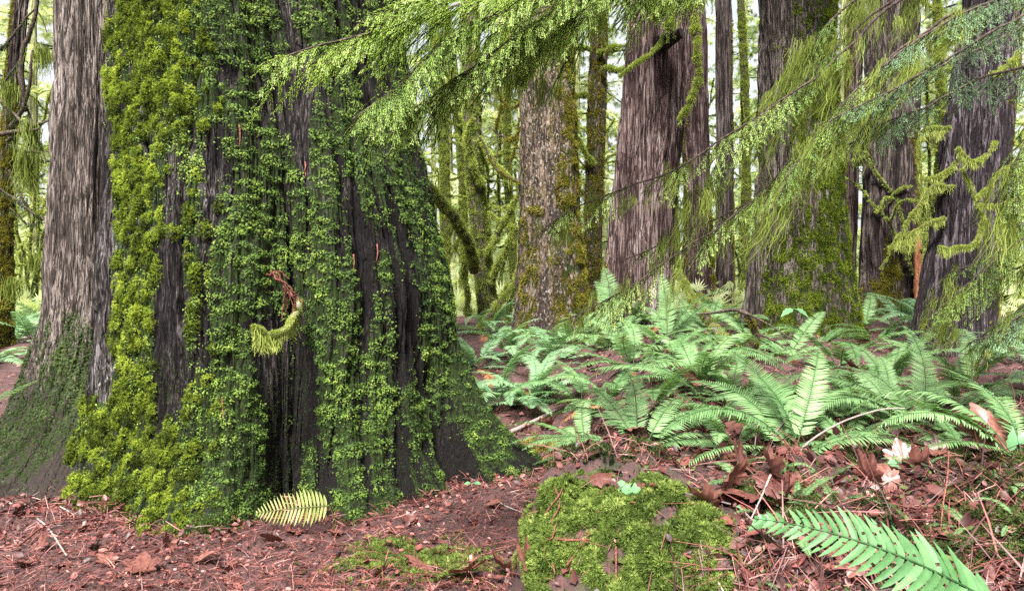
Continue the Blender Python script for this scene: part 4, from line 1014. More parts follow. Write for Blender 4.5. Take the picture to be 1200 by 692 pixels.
# low green cover on the bank at the right
g = Geo()
x, y = on_ground(80000, -.02, .80, 1.6, 5.2, 2.2)
k = (fbm(x * 5, y * 5, 0, 3, 33) > .14) & (x > .06) & ~((x < .95) & (y > 2.4) & (y < 3.35) & (x < .8)); x, y = x[k], y[k]
P = np.stack([x, y, ground(x, y)], -1); N = gnormal(x, y); n = len(P)
leafy(g, P, N, RNG.uniform(.006, .02, n), .34 + .3 * fbm(x * 4, y * 4, 0, 2, 37) + RNG.normal(0, .15, n), -.2, .7, .8)
x, y = on_ground(5200, .0, .8, 1.6, 5.5, 2.0); k = (fbm(x * 3, y * 3, 0, 2, 35) > 0.02) & (x > .3); x, y = x[k], y[k]; n = len(x)
P = np.stack([x, y, ground(x, y) + RNG.uniform(.01, .06, n)], -1)
scatter(g, LEAFLET, P, rnd(n) + [0, -.3, .3], np.array([0, -.2, 1.]) + rnd(n, .4), RNG.uniform(.01, .03, n), .55 + RNG.normal(0, .2, n))
x, y = on_ground(3400, .02, .72, 1.7, 4.8, 2.0); k = (fbm(x * 3.2, y * 3.2, 0, 3, 39) > .06) & (x > .1) & ~((x < .85) & (y > 2.4) & (y < 3.3)); x, y = x[k], y[k]; n = len(x)
cushions(g, np.stack([x, y, ground(x, y) + .004], -1), gnormal(x, y), RNG.uniform(.010, .05, n), .40 + .35 * fbm(x * 2.5, y * 2.5, 0, 2, 40) + RNG.normal(0, .14, n), 34, .015)
single('ground_moss', g, M['moss_dark'], 'dark moss and tiny plants growing over the bank at right', 'moss', kind='stuff', origin=(0, 0, 0))

# far undergrowth
g = Geo()
n = 46000; y = RNG.uniform(12, 46, n); x = RNG.uniform(-.85, .85, n) * y
P = np.stack([x, y, ground(x, y) + RNG.random(n) ** 2 * np.where(y > 17, 2.6, .9) * (.5 + .5 * fbm(x * .4, y * .4, 0, 2, 55))], -1)
scatter(g, SPRAY, P, rnd(n) + [0, 0, .5], rnd(n) + [0, -.4, .8], RNG.uniform(.10, .34, n), .55 + .3 * fbm(x * .5, y * .5, 0, 2, 58) + RNG.normal(0, .15, n))
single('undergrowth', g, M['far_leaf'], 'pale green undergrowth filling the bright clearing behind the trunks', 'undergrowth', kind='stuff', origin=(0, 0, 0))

# the mossy mound, cut by dead roots
mc = np.array([.42, 3.0, 0])
md = thing('moss_mound', 'bright mossy mound with dead roots in the middle foreground', 'moss mound', (mc[0], mc[1], .1))
g = Geo(); n = 52000
x = RNG.uniform(-.02, .92, n); y = RNG.uniform(2.2, 3.6, n); z = ground(x, y)
px, py = proj(np.stack([x, y, z], -1))
eL = 596 + np.clip(640 - py, -10, 90) * .55; eR = 850 - np.clip(640 - py, 0, 90) * .2
edge = ((px - (eL + eR) / 2) / ((eR - eL) / 2)) ** 2 + (np.maximum(0, 622 - py) / 68) ** 2 + (np.maximum(0, py - 640) / 75) ** 2
k = (edge + 1.7 * fbm(x * 5, y * 5, z * 5, 3, 63) < .95) & (fbm(x * 8, y * 8, z * 8, 2, 64) > -.5) & (fbm(x * 17, y * 17, z * 17, 2, 69) > -.42)
x, y, z = x[k], y[k], z[k]; n = len(x); P = np.stack([x, y, z], -1); N = gnormal(x, y)
cl = fbm(x * 14, y * 14, z * 14, 2, 67)
P = P + N * (.012 + .04 * cl + .03 * fbm(x * 6, y * 6, z * 6, 2, 62))[:, None]
leafy(g, P, N, RNG.uniform(.012, .024, n), .46 + .42 * cl + RNG.normal(0, .13, n) - .1 * sstep((px[k] - 720) / 60), .25, .85, .5, TUFT)
leafy(g, P[::2], N[::2], RNG.uniform(.012, .026, (n + 1) // 2), .46 + .4 * cl[::2] + RNG.normal(0, .13, (n + 1) // 2), .4, .85, .5, SHOOT)
ci = RNG.permutation(n)[:1500]
cushions(g, P[ci] - N[ci] * .012, N[ci], RNG.uniform(.012, .034, len(ci)), .5 + .35 * cl[ci] + RNG.normal(0, .12, len(ci)), 40, .014)
part('moss', g, M['moss_bright'], md)
g = Geo()
for pts in ([(632, 622), (640, 600), (655, 580), (664, 560)], [(640, 655), (632, 625), (645, 632), (652, 612)], [(664, 662), (680, 640), (692, 622)], [(690, 632), (660, 632), (636, 628)], [(722, 640), (722, 660), (722, 680)], [(650, 570), (656, 590), (645, 612)], [(700, 600), (720, 590), (745, 588)], [(638, 640), (648, 662), (650, 672)]):
    c = []
    for (a_, b_) in pts:
        best = min(np.linspace(2.2, 3.7, 160), key=lambda yy: abs(EYE - (b_ - HR) / F * yy - float(ground((a_ - 600) / F * yy, yy)) - .035))
        c.append(W(a_, b_, best - .01))
    tube(g, catmull(c, 16), [.004, .003, .002], 6, .5, .3)
part('root', g, M['twig_red'], md, True, {'moss': np.zeros(g.n)})


def hit(px, py, lift=0.0, y0=1.4, y1=14):
    ys = np.linspace(y0, y1, 4000); x = (px - 600) / F * ys; z = EYE - (py - HR) / F * ys
    d = z - ground(x, ys) - lift
    i = np.argmax(d <= 0) if (d <= 0).any() else len(ys) - 1
    return np.array([x[i], ys[i], z[i]])


def patch_moss(cx, cy, rx, ry, n, name, label, m, size):
    c = hit(cx, cy); g = Geo()
    px = cx + RNG.normal(0, rx * .55, n); py = cy + RNG.normal(0, ry * .55, n)
    S = F / c[1]
    x = c[0] + (px - cx) / S; y = c[1] - (py - cy) / S * 2.8
    k = fbm(x * 9, y * 9, 0, 2, 71) > -.18; x, y = x[k], y[k]; n = len(x)
    cl = fbm(x * 20, y * 20, 0, 2, 72)
    P = np.stack([x, y, ground(x, y) + .012 + .018 * cl], -1); N = gnormal(x, y)
    leafy(g, P, N, RNG.uniform(size * .6, size * 1.3, n), .55 + .35 * cl + RNG.normal(0, .12, n), -.1, .85, .6, TUFT)
    leafy(g, P[::2], N[::2], RNG.uniform(size * .6, size * 1.3, len(P[::2])), .55 + .35 * cl[::2] + RNG.normal(0, .12, len(P[::2])), -.1, .85, .8, SHOOT)
    single(name, g, M[m], label, 'moss')


patch_moss(485, 655, 70, 20, 5200, 'moss_patch', 'flat bright moss patch on red litter in front of the giant cedar', 'moss_bright', .02)
patch_moss(1165, 555, 40, 26, 2400, 'moss_patch', 'dark moss hump on the bank at the right edge', 'moss_dark', .02)
patch_moss(640, 520, 40, 8, 900, 'moss_patch', 'small yellow moss patch in the hollow behind the cedar root', 'moss_olive', .018)


# ------------------------------------------------------------------ maple leaves
def maple(seed, curl=.3, green=False):
    r = np.random.default_rng(seed)
    lob = [(90, 1.0), (42, .88), (138, .88), (-8, .60), (188, .60)]
    th = np.linspace(0, 2 * pi, 90, endpoint=False); deg = np.degrees(th)
    R = np.full_like(th, .40)
    for (c, l) in lob:
        dd = np.abs((deg - c + 180) % 360 - 180)
        R = np.maximum(R, l * np.clip(1 - (dd / 34) ** 1.35 * .58, 0, 1))
    R = R * (1 + .05 * np.sign(np.sin(th * 17)) + .03 * r.normal(0, 1, 90))
    dd = np.abs((deg - 270 + 180) % 360 - 180); R = R * np.where(dd < 22, .45 + dd / 40, 1)
    rings = np.linspace(0, 1, 8)[1:]
    V = [(0, 0, 0)]
    for q in rings:
        rr = R * q; x_, y_ = rr * np.cos(th), rr * np.sin(th)
        fold = np.zeros_like(th)
        for (c, l) in lob:
            dd = np.radians(np.abs((deg - c + 180) % 360 - 180)); fold += np.exp(-(dd / .12) ** 2)
        z_ = curl * (rr ** 2) * (.8 + .5 * np.sin(2 * th + seed)) - .06 * rr * fold + .10 * rr * vnoise(x_ * 3 + seed, y_ * 3, 0, seed)
        V += list(np.stack([x_, y_, z_], -1))
    V = np.array(V); n = 90; g = Geo(); j = np.arange(n); k = (j + 1) % n
    Fq = [np.stack([1 + a * n + j, 1 + (a + 1) * n + j, 1 + (a + 1) * n + k, 1 + a * n + k], -1) for a in range(6)]
    tint = .5 + .2 * fbm(V[:, 0] * 4, V[:, 1] * 4, seed, 2, seed)
    g.add(V, np.concatenate(Fq), tint); base = g.n
    g.add(V[:n + 1], np.stack([np.zeros(n, int), 1 + j, 1 + k], -1), tint[:n + 1])
    tube(g, catmull([(0, 0, 0), (.02, -.4, .05), (.08, -.9, .02)], 8), [.016, .012], 5, .8)
    return g


LV = [mesh_of('maple_leaf', maple(s, c), M['maple_leaf'], True) for s, c in ((1, .35), (2, .7), (3, -.4), (4, .65), (5, .15), (6, -.5))]


def leaf(px, py, size, v, rot, label, group=None, lift=.03, cat='leaf'):
    c = hit(px, py, lift)
    o = link('maple_leaf', LV[v]); o.location = tuple(c); o.rotation_euler = [radians(a) for a in rot]; s = size * 1.3; o.scale = (s, s, s)
    tag(o, label, cat, group)


leaf(872, 545, .085, 3, (35, 25, 40), 'curled orange brown maple leaf topping the pile by the bright fern', lift=.08)
leaf(905, 552, .09, 1, (60, -15, 80), 'brown maple leaf standing on edge beside the orange curled one', lift=.08)
leaf(888, 582, .085, 5, (30, -20, 150), 'pink brown maple leaf lowest in the pile above the chewed frond', lift=.05)
leaf(838, 575, .10, 2, (20, 10, 210), 'dark maroon maple leaf between mound and leaf pile', lift=.03)
leaf(935, 575, .07, 4, (40, 30, 10), 'small maroon maple leaf right of the leaf pile', lift=.03)
leaf(700, 560, .06, 2, (25, 15, -70), 'pinkish maple leaf lying on top of the mossy mound', lift=.07)
leaf(1022, 560, .075, 3, (55, 40, 100), 'folded glossy maple leaf on the dark bank above the frond', lift=.05)
leaf(1043, 562, .07, 5, (40, -50, 30), 'drooping glossy brown leaf touching the folded one', lift=.05)
leaf(1135, 590, .085, 4, (18, 5, 40), 'flat purple brown maple leaf with holes on the bank', lift=.05)
leaf(1165, 515, .14, 2, (62, 0, 10), 'large dry brown maple leaf upright under the right edge fern', lift=.08)
leaf(815, 445, .11, 4, (30, -10, 60), 'pale tan leaf lying among the middle ferns', lift=.14)
leaf(1180, 505, .08, 1, (50, 20, 120), 'dark brown leaf behind the large dry upright one', lift=.05)
leaf(960, 640, .075, 0, (20, 20, 160), 'brown maple leaf half hidden below the chewed frond', lift=.02)
leaf(1010, 660, .08, 2, (25, -15, 20), 'brown leaf under the lower side of the chewed frond', lift=.02)
leaf(322, 630, .075, 2, (45, 0, 180), 'purple maple leaf standing under the small yellow fern', lift=.06)
leaf(285, 608, .085, 0, (15, 10, 60), 'orange brown leaf tucked left of the small yellow fern', lift=.03)
leaf(197, 640, .06, 3, (50, 0, 90), 'shrivelled purple leaf against the giant cedar front foot', lift=.04)
leaf(165, 665, .09, 4, (12, 5, 20), 'pale pink maple leaf flat on the litter at bottom left', lift=.03)
leaf(500, 662, .085, 4, (15, 0, 80), 'pale brown maple leaf lying right of the flat moss patch', lift=.03)
leaf(545, 668, .10, 0, (20, 10, 200), 'pale pink maple leaf at the bottom edge under the mound', lift=.04)
leaf(590, 665, .085, 1, (35, -20, 130), 'red brown curled leaf at the bottom edge left of the mound foot', lift=.04)
leaf(625, 668, .08, 3, (20, 20, 40), 'dark red leaf under the mound front', lift=.03)
leaf(560, 545, .055, 4, (10, 0, 150), 'small orange leaf on the litter slope beside the cedar root', lift=.02)
leaf(575, 590, .06, 0, (12, 10, 250), 'orange leaf crumpled beside the pale stick', lift=.02)
leaf(480, 610, .06, 1, (20, 0, 30), 'dull red leaf below the cedar middle lobe', lift=.02)
leaf(235, 655, .07, 0, (15, -10, 310), 'rosy leaf on the litter between the shrivelled leaf and the standing purple leaf', lift=.02)
leaf(858, 560, .08, 5, (70, 20, 200), 'dark curled leaf leaning behind the orange brown leaf of the pile', lift=.07)
leaf(915, 590, .085, 3, (40, -30, 260), 'maroon cupped leaf at the front right of the leaf pile', lift=.04)
leaf(900, 568, .08, 2, (25, 35, 320), 'rust coloured leaf in the middle of the leaf pile', lift=.07)
leaf(830, 590, .075, 1, (30, 10, 100), 'dull maroon leaf lying at the right shoulder of the mossy mound', lift=.04)
leaf(1075, 545, .065, 3, (35, 20, 170), 'small cupped brown leaf between the dark slanting twig and the folded leaf', lift=.04)
LG = 'fallen leaf among the red litter at the bottom left corner'
for (x, y) in ((20, 600), (45, 640), (70, 660), (110, 640), (95, 620), (25, 660), (130, 655)):
    leaf(x, y, RNG.uniform(.04, .075), int(RNG.integers(0, 6)), (RNG.uniform(0, 35), RNG.uniform(-20, 20), RNG.uniform(0, 360)), LG, 'fallen leaves at bottom left', .02)
LG = 'fallen leaf on the red litter in front of the giant cedar'
for k in range(16):
    leaf(RNG.uniform(250, 560), RNG.uniform(618, 680), RNG.uniform(.03, .06), int(RNG.integers(0, 6)), (RNG.uniform(0, 30), RNG.uniform(-20, 20), RNG.uniform(0, 360)), LG, 'fallen leaves below the cedar', .015)
LG = 'fallen leaf between the fern clumps of the bank'
for (x, y) in ((640, 500), (690, 430), (735, 505), (800, 480), (850, 470), (870, 500), (960, 470), (1010, 400), (1000, 430), (980, 500), (1060, 540), (1100, 530), (760, 380), (700, 395)):
    leaf(x, y, RNG.uniform(.05, .09), int(RNG.integers(0, 6)), (RNG.uniform(0, 45), RNG.uniform(-20, 20), RNG.uniform(0, 360)), LG, 'fallen leaves between the ferns', .03)


# ------------------------------------------------------------------ sticks and seedlings
def stick(name, label, pts, radii, m, lift=.02, group=None, ys=None):
    c = [hit(x, y, lift) if ys is None else W(x, y, ys[i]) for i, (x, y) in enumerate(pts)]
    g = Geo(); P = catmull(c, 24); tube(g, P, radii, 6, .5, .25)
    org = P[0]; me = mesh_of(name, g, M[m], True, org, {'moss': np.zeros(g.n)}); o = link(name, me); o.location = tuple(org)
    tag(o, label, 'stick', group); return o


stick('twig', 'pale thin stick lying on the litter beside the cedar root', [(541, 538), (568, 566), (585, 588), (612, 600)], [.006, .005, .003], 'twig_pale')
stick('twig', 'pale stalk leaning across the brown leaf pile', [(903, 556), (893, 580), (880, 608)], [.004, .003, .0025], 'twig_pale', ys=[2.62, 2.55, 2.5])
stick('twig', 'thin curved twig in front of the bright fern', [(925, 548), (945, 520), (985, 495), (1030, 480), (1060, 478)], [.005, .004, .002], 'twig_pale', ys=[3.2, 3.2, 3.25, 3.3, 3.3])
stick('twig', 'dark twig slanting over the bank below the upright fern frond', [(1020, 515), (1050, 530), (1085, 545), (1120, 560)], [.006, .005, .003], 'bark_twig', .04)
stick('twig', 'upright reddish stem in front of the bank moss', [(1112, 528), (1110, 560), (1106, 585), (1102, 622)], [.003, .003, .002], 'twig_red', ys=[2.4, 2.38, 2.36, 2.32])
stick('twig', 'thin pale twig under the chewed frond', [(868, 596), (900, 626), (930, 650)], [.004, .003, .002], 'twig_pale', .03)
stick('twig', 'pale broken grey branch in the hollow behind the cedar root', [(598, 506), (620, 496), (640, 486), (655, 478)], [.018, .016, .012], 'twig_pale', .03)
stick('twig', 'brown stick lying along the bottom left litter', [(20, 640), (60, 612), (110, 606), (150, 612)], [.006, .005, .003], 'twig_red', .03)
stick('twig', 'short tan stick crossing the bottom left litter', [(5, 585), (50, 612), (78, 650)], [.006, .005, .004], 'twig_pale', .03)
LG = 'thin reddish twig in the dark bank around the chewed frond'
for k in range(30):
    x, y = RNG.uniform(845, 1150), RNG.uniform(590, 665)
    stick('twig', LG, [(x, y), (x + RNG.uniform(-15, 15), y + 16), (x + RNG.uniform(-20, 30), y + 36)], [.003, .0025, .0015], 'twig_red', .025, 'twigs in the bank')
LG = 'thin red twig lying on the needle litter round the cedar'
for k in range(30):
    x, y = RNG.uniform(0, 600), RNG.uniform(600, 684); a = RNG.uniform(0, pi); l = RNG.uniform(15, 45)
    stick('twig', LG, [(x, y), (x + cos(a) * l * .5, y + sin(a) * l * .18), (x + cos(a) * l, y + sin(a) * l * .4)], [.004, .003, .002], 'twig_red', .018, 'twigs round the cedar')
# arched dead branch and a mossy pole in the fern bed
fb = thing('dead_branch', 'dark arched dead branch rising out of the ferns', 'branch', tuple(hit(880, 425)))
P = WP([(868, 430, 5.9), (880, 412, 5.8), (886, 395, 5.75), (878, 372, 5.7), (862, 363, 5.75), (838, 366, 5.9), (815, 368, 6)])
g = Geo(); tube(g, catmull(P, 30), [.035, .03, .022, .012, .006], 8, .5, .4); part('stem', g, M['bark_twig'], fb, True, {'moss': np.zeros(g.n)})
g = Geo(); tube(g, catmull(WP([(866, 364, 5.74), (890, 374, 5.6), (920, 392, 5.5), (935, 402, 5.5)]), 14), [.008, .006, .003], 5); tube(g, catmull(WP([(886, 390, 5.75), (905, 398, 5.7), (922, 410, 5.7)]), 10), [.01, .007, .004], 5)
part('twig', g, M['bark_twig'], fb, True, {'moss': np.zeros(g.n)})
g = Geo(); fuzz(g, catmull(P, 30)[:16], [.035, .02], 900, .025, .4, 200, .04); part('moss', g, M['moss_olive'], fb)
mp = thing('mossy_pole', 'straight mossy fallen pole leaning against the slim dark trunk', 'branch', tuple(hit(868, 425)))
P = catmull(WP([(868, 418, 6.4), (840, 388, 7), (812, 350, 7.6), (795, 318, 8)]), 24)
g = Geo(); tube(g, P, [.05, .04, .025], 8, .5, .3); part('stem', g, M['bark_twig'], mp, True, {'moss': np.zeros(g.n)})
g = Geo(); fuzz(g, P, [.05, .025], 2200, .03, .45, 300, .04); part('moss', g, M['moss_limb'], mp)
# crossing dead stems behind, left of the spotted tree
ml = thing('mossy_pole', 'pale mossy pole slanting to the foot of the spotted tree', 'branch', tuple(hit(556, 410)))
P = catmull(WP([(556, 392, 9.2), (580, 362, 9.3), (605, 330, 9.4), (616, 312, 9.4)]), 20)
g = Geo(); tube(g, P, [.035, .03, .022], 8, .5, .3); part('stem', g, M['bark_twig'], ml, True, {'moss': np.zeros(g.n)})
g = Geo(); fuzz(g, P, [.035, .022], 2200, .035, .55, 300, .05); part('moss', g, M['moss_limb'], ml)


def leaf_blade(g, base, d, up, ln, wd, tint, jag=0):
    y = unit(d); x = unit(np.cross(y, up)); z = np.cross(x, y)
    u = np.linspace(0, 1, 9); w = np.sin(np.clip(u * 1.02, 0, 1) ** .75 * pi) * wd * .5 + .0005
    if jag: w = w * (1 + jag * (np.arange(9) % 2 - .5))
    c = base + y * (u * ln)[:, None] - z * (.25 * ln * u ** 2)[:, None]
    V = np.stack([c - x * w[:, None] + z * (w * .3)[:, None], c, c + x * w[:, None] + z * (w * .3)[:, None]], 1).reshape(-1, 3)
    k = np.arange(8)[:, None] * 3
    g.add(V, np.concatenate([k + np.array([0, 1, 4, 3]), k + np.array([1, 2, 5, 4])]), tint)


def seedling(label, base, leaves, m='seedling'):
    t = thing('seedling', label, 'seedling', tuple(base))
    for (px, py, Y, dx, dy, dz, ln, wd) in leaves:
        g = Geo(); b = W(px, py, Y)
        leaf_blade(g, b, np.array([dx, dy, dz], float), np.array([0, -.5, 1.]), ln, wd, .5 + RNG.normal(0, .1), .25)
        part('leaf', g, M[m], t)
    g = Geo()
    for (px, py, Y, *_) in leaves:
        tube(g, catmull([np.array(base), (np.array(base) + W(px, py, Y)) / 2 + [0, 0, .02], W(px, py, Y)], 8), [.002, .0015], 5, .6)
    part('stem', g, M[m], t)


seedling('pale green jagged leaf pair on top of the mossy mound', hit(722, 592), [(728, 572, 2.86, .75, -.4, -.12, .105, .075), (724, 574, 2.86, -.35, -.75, -.8, .11, .05), (728, 570, 2.87, .1, .5, .3, .05, .03)])
seedling('tiny round leaved plant at the right foot of the mossy mound', hit(830, 668), [(828, 655, 2.5, .5, -.6, .2, .03, .024), (822, 660, 2.5, -.5, -.6, .1, .03, .024), (836, 648, 2.5, .3, -.5, .4, .026, .02), (826, 645, 2.5, -.3, -.6, .3, .024, .02), (846, 660, 2.5, .7, -.5, .1, .028, .022), (818, 668, 2.5, -.6, -.6, 0, .03, .022), (832, 668, 2.48, .2, -.7, 0, .03, .024), (824, 634, 2.52, .1, -.4, .5, .02, .016)])
seedling('bright green pointed leaf beside the leaf pile', hit(876, 620), [(905, 606, 2.35, -1, -.1, -.35, .085, .045), (870, 597, 2.4, -.4, -.3, .4, .03, .02)])
seedling('upright bright green leaf at the right edge by the dry leaf', hit(1186, 535), [(1184, 528, 2.75, .12, -.1, 1, .085, .035), (1195, 520, 2.75, .5, -.1, .8, .07, .035)])
seedling('flat pale leaf on the bank above the folded maple leaf', hit(1050, 545), [(1040, 543, 2.95, 1, -.2, -.05, .09, .055)])
seedling('small five part leaf at the base of the wide pale tree', hit(930, 395), [(930, 362, 7.4, -1, -.4, -.3, .16, .08), (932, 362, 7.4, .9, -.4, -.4, .15, .08), (931, 362, 7.4, 0, -.8, .1, .12, .06)])
seedling('pale speckled leaf sprig on the litter beside the cedar root', hit(555, 572), [(552, 566, 4.6, -.6, -.5, .2, .05, .03), (556, 566, 4.6, .6, -.5, .2, .05, .03)])


# ------------------------------------------------------------------ the wood behind
def crown_geo(seed, H=15., z0=1.2, n_br=46, rad=2.6, spr=70, tmpl=SPRAY, size=(.14, .34)):
    r = np.random.default_rng(seed); g = Geo(); w = Geo()
    for k in range(n_br):
        z = z0 + (H - z0) * (k + r.random()) / n_br; a = r.random() * 2 * pi
        L = rad * (1 - (z / H) ** 1.5 * .75) * r.uniform(.5, 1.15)
        p0 = np.array([0, 0, z]); d = np.array([cos(a), sin(a), r.uniform(-.1, .25)])
        P = catmull([p0, p0 + d * L * .5 + [0, 0, -.04 * L], p0 + d * L + [0, 0, -.32 * L]], 10)
        tube(w, P, [.03, .02, .006], 4)
        m = int(spr * L / 2); u = r.random(m) ** .8 * 8.99; i = u.astype(int); f = (u - i)[:, None]
        c = P[i] * (1 - f) + P[i + 1] * f + r.normal(0, .12, (m, 3)) * [1, 1, .6]
        dd = r.normal(0, .6, (m, 3)) + d * .5 + [0, 0, -.65]
        y = unit(dd); up = r.normal(0, .5, (m, 3)) + [0, 0, 1.]
        scatter(g, tmpl, c, dd, up, r.uniform(*size, m), np.clip(.5 + .22 * r.normal() + r.normal(0, .15, m), 0, 1))
    return g, w


CR = []
for k in range(4):
    g, w = crown_geo(700 + k, 15 + k, .8 + .8 * (k % 2), 46, 2.4 + .3 * k, 125, size=(.08, .20))
    CR.append((mesh_of('crown', g, M['far_leaf' if k % 2 else 'far_blue']), mesh_of('limbs', w, M['bark_twig'], False, (0, 0, 0), {'moss': np.full(w.n, .7)})))
TK = []
for k in range(3):
    tr = Trunk(lambda z: np.stack([.08 * np.sin(z * .5 + k), .05 * np.cos(z * .4)], -1), lambda ph, z: np.interp(z, [0, 1, 18], [.18, .13, .04]) + 0 * ph, np.linspace(-.3, 17, 70), 60, 800 + k, .012, 12, 1, 0)
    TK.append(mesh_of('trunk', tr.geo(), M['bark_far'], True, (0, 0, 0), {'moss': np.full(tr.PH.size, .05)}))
zones = [(-60, 110, 6, 'distant hemlock in the pale wood left of the giant cedar', 'distant trees at left'), (440, 640, 8, 'distant hemlock in the pale wood between giant cedar and spotted tree', 'distant trees in the left gap'),
         (640, 900, 9, 'distant hemlock in the pale wood behind the reddish cedar and slim trunks', 'distant trees in the middle'), (900, 1260, 11, 'distant hemlock in the pale wood behind the right hand trunks', 'distant trees at right')]
for (p0, p1, n, lab, grp) in zones:
    for k in range(n):
        px = p0 + (p1 - p0) * (k + RNG.random()) / n; Y = RNG.uniform(17, 38)
        x = (px - 600) / F * Y; z = float(ground(x, Y))
        t = thing('hemlock_tree', lab, 'tree', (x, Y, z), grp); t.rotation_euler = (0, 0, RNG.uniform(0, 6.28)); s = RNG.uniform(.75, 1.15); t.scale = (s, s, s)
        v = int(RNG.integers(0, 4))
        c = link('crown', CR[v][0], t); link('limbs', CR[v][1], t); link('trunk', TK[int(RNG.integers(0, 3))], t)
VM = []
for k in range(4):
    r = np.random.default_rng(900 + k); gs, gm = Geo(), Geo()
    for b in range(6):
        a = r.random() * 2 * pi; H = r.uniform(2.6, 5.2); out = r.uniform(.5, 1.6)
        st = catmull([(0, 0, -.1), (cos(a) * out * .25, sin(a) * out * .25, H * .4), (cos(a) * out * .8, sin(a) * out * .8, H * .85), (cos(a) * out * 1.7, sin(a) * out * 1.7, H)], 26)
        st = st + np.stack([fbm(st[:, 2] * 2 + q * 5, st[:, 0] * 2 + b, k * 3. + q, 2, 950 + q) for q in range(3)], -1) * .12
        runs = [(st, [.030, .022, .008])]
        for t in range(7):
            i0 = int(r.integers(5, 25)); d = unit(r.normal(0, 1, 3) * [1, 1, .5] + [0, 0, .1]); l_ = r.uniform(.4, 1.3)
            tw = catmull([st[i0], st[i0] + d * l_ * .5 + [0, 0, .08], st[i0] + d * l_ + [0, 0, -.15 * l_]], 12)
            runs.append((tw + r.normal(0, .015, tw.shape), [.014, .009, .004]))
        for (P, R) in runs:
            tube(gs, P, R, 5, .5); fuzz(gm, P, R, 420, .030, .66, 30, .05, width=.004)
    VM.append((mesh_of('stem', gs, M['bark_twig'], False, (0, 0, 0), {'moss': np.full(gs.n, .6)}), mesh_of('moss', gm, M['moss_limb'])))
for q, (px, Y) in enumerate(((505, 15), (530, 20), (575, 14), (612, 18), (680, 17), (795, 18), (872, 16), (1075, 16), (1092, 11.5), (1185, 13), (35, 15), (5, 19))):
    x = (px - 600) / F * Y
    lab, grp = (('mossy arching vine maple in the bright wood left of the giant cedar', 'vine maples at left') if px < 100 else ('mossy arching vine maple in the bright gap between giant cedar and spotted tree', 'vine maples in the left gap') if px < 640 else
                ('mossy arching vine maple in the bright wood behind the reddish cedar and slim trunks', 'vine maples in the middle') if px < 960 else ('mossy arching vine maple in the bright wood behind the double cedar and leaning tree', 'vine maples at right'))
    t = thing('vine_maple', lab, 'shrub', (x, Y, float(ground(x, Y))), grp); t.rotation_euler = (0, 0, q * 1.9); s_ = RNG.uniform(.8, 1.2); t.scale = (s_, s_, s_)
    link('stem', VM[q % 4][0], t); link('moss', VM[q % 4][1], t)
# far mass of forest closing the view
g = Geo(); n = 26000
a = RNG.uniform(-.72, .72, n); dist = RNG.uniform(46, 60, n); x = np.sin(a) * dist * 1.1; y = np.cos(a) * dist
h = (4 + 3 * fbm(x * .16, 0, 0, 2, 5)) * RNG.random(n) ** .9
scatter(g, SPRAY, np.stack([x, y, 1.0 + h], -1), rnd(n) + [0, 0, -.6], rnd(n) + [0, -.5, .6], RNG.uniform(.3, .75, n), .55 + .2 * fbm(x * .3, h * .3, 0, 2, 9) + RNG.normal(0, .13, n))
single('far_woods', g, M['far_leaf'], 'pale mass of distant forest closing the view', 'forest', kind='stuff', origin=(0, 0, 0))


# unseen crown added high over the hemlock for shade, cut open towards the sun
def high_crown(t, z0, z1, rad, n, seed):
    r = np.random.default_rng(seed); c = np.array(t.location)
    z = r.uniform(z0, z1, n); a = r.random(n) * 2 * pi; q = np.sqrt(r.random(n)) * rad * (1.15 - .6 * (z - z0) / (z1 - z0))
    P = c + np.stack([np.cos(a) * q, np.sin(a) * q, z], -1)
    k = (fbm(P[:, 0] * .7, P[:, 1] * .7, P[:, 2] * .7, 2, seed) > -.05) & (P[:, 1] > 2.5 + .25 * P[:, 0]); P = P[k]; n = len(P)
    g = Geo(); scatter(g, SPRAY, P, np.stack([np.cos(a[k]), np.sin(a[k]), 0 * a[k] - .3], -1) + r.normal(0, .3, (n, 3)), r.normal(0, .25, (n, 3)) + [0, 0, 1.], r.uniform(.35, .8, n), .5)
    part('crown', g, M['canopy'], t)


high_crown(hem, 6.5, 12, 2.6, 700, 30)

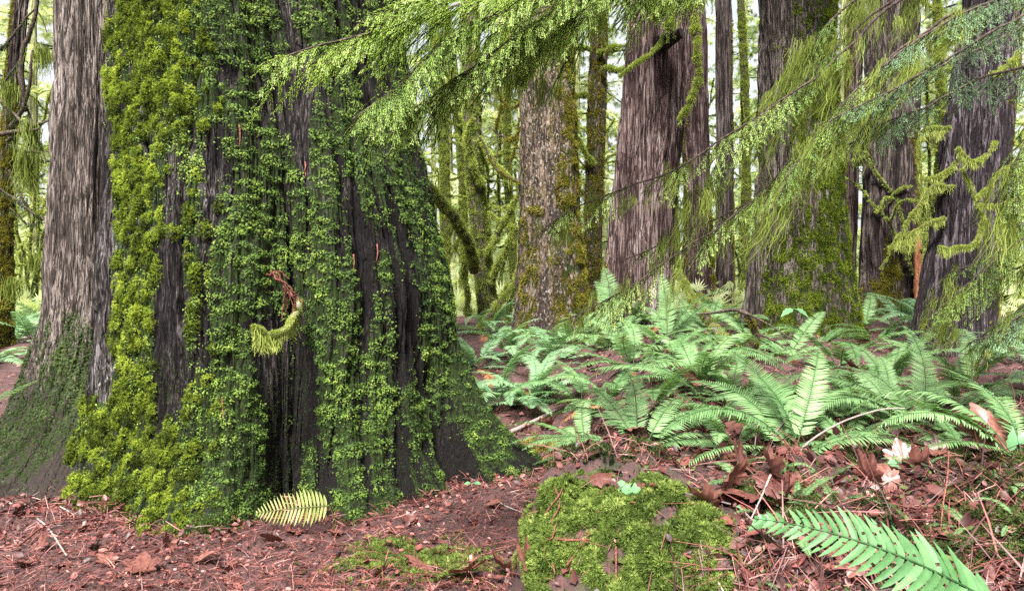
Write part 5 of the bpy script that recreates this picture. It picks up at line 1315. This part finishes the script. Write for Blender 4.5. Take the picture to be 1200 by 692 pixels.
# ------------------------------------------------------------------ air, light, camera
HAZE = 0.0
if HAZE:
    g = Geo(); x0, x1, y0, y1, z0, z1 = -60, 60, -16, 82, -2.5, 24
    V = [(x, y, z) for x in (x0, x1) for y in (y0, y1) for z in (z0, z1)]
    g.add(V, [(0, 1, 3, 2), (4, 6, 7, 5), (0, 4, 5, 1), (2, 3, 7, 6), (0, 2, 6, 4), (1, 5, 7, 3)])
    m, nt, out = nodes_of('haze_air'); v = nt.nodes.new('ShaderNodeVolumePrincipled'); v.inputs['Density'].default_value = HAZE
    v.inputs['Color'].default_value = (.9, .95, .88, 1); v.inputs['Anisotropy'].default_value = .2
    nt.links.new(v.outputs[0], out.inputs['Volume'])
    o = link('haze', mesh_of('haze', g, m)); o['kind'] = 'stuff'

SUN_EL, SUN_AZ = 54, 193          # behind the camera, to the left (degrees, compass: 0 = +Y, clockwise)
w = bpy.data.worlds.new('World'); SC.world = w; w.use_nodes = True
nt = w.node_tree; nt.nodes.clear()
sky = nt.nodes.new('ShaderNodeTexSky'); sky.sky_type = 'NISHITA'; sky.sun_disc = False
sky.sun_elevation = radians(SUN_EL); sky.sun_rotation = radians(SUN_AZ); sky.air_density = 1.0; sky.dust_density = 4.0; sky.ozone_density = 1.0
hs = nt.nodes.new('ShaderNodeHueSaturation'); hs.inputs['Saturation'].default_value = .22
bg = nt.nodes.new('ShaderNodeBackground'); bg.inputs['Strength'].default_value = .055
ou = nt.nodes.new('ShaderNodeOutputWorld')
nt.links.new(sky.outputs[0], hs.inputs['Color']); nt.links.new(hs.outputs[0], bg.inputs['Color']); nt.links.new(bg.outputs[0], ou.inputs['Surface'])
l = bpy.data.lights.new('sun', 'SUN'); l.energy = 3.5; l.angle = radians(14); l.color = (1, .97, .92)
so = bpy.data.objects.new('sun', l); COL.objects.link(so); so.location = (0, 0, 30)
from mathutils import Vector
dv = Vector((sin(radians(SUN_AZ)) * cos(radians(SUN_EL)), cos(radians(SUN_AZ)) * cos(radians(SUN_EL)), sin(radians(SUN_EL))))
so.rotation_euler = (-dv).to_track_quat('-Z', 'Y').to_euler()

cam = bpy.data.cameras.new('camera'); co = bpy.data.objects.new('camera', cam); COL.objects.link(co)
co.location = (0, 0, EYE); co.rotation_euler = (radians(90), 0, 0)
cam.sensor_width = 36; cam.lens = 36 * F / 1200; cam.clip_start = .05; cam.clip_end = 500
SC.camera = co
vs = SC.view_settings; vs.view_transform = 'Standard'; vs.look = 'None'; vs.gamma = 1; vs.exposure = 2.52
try:
    SC.cycles.use_denoising = False; SC.cycles.max_bounces = 8; SC.cycles.diffuse_bounces = 4; SC.cycles.transmission_bounces = 4; SC.cycles.volume_bounces = 1
    SC.cycles.sample_clamp_indirect = 6
except Exception:
    pass
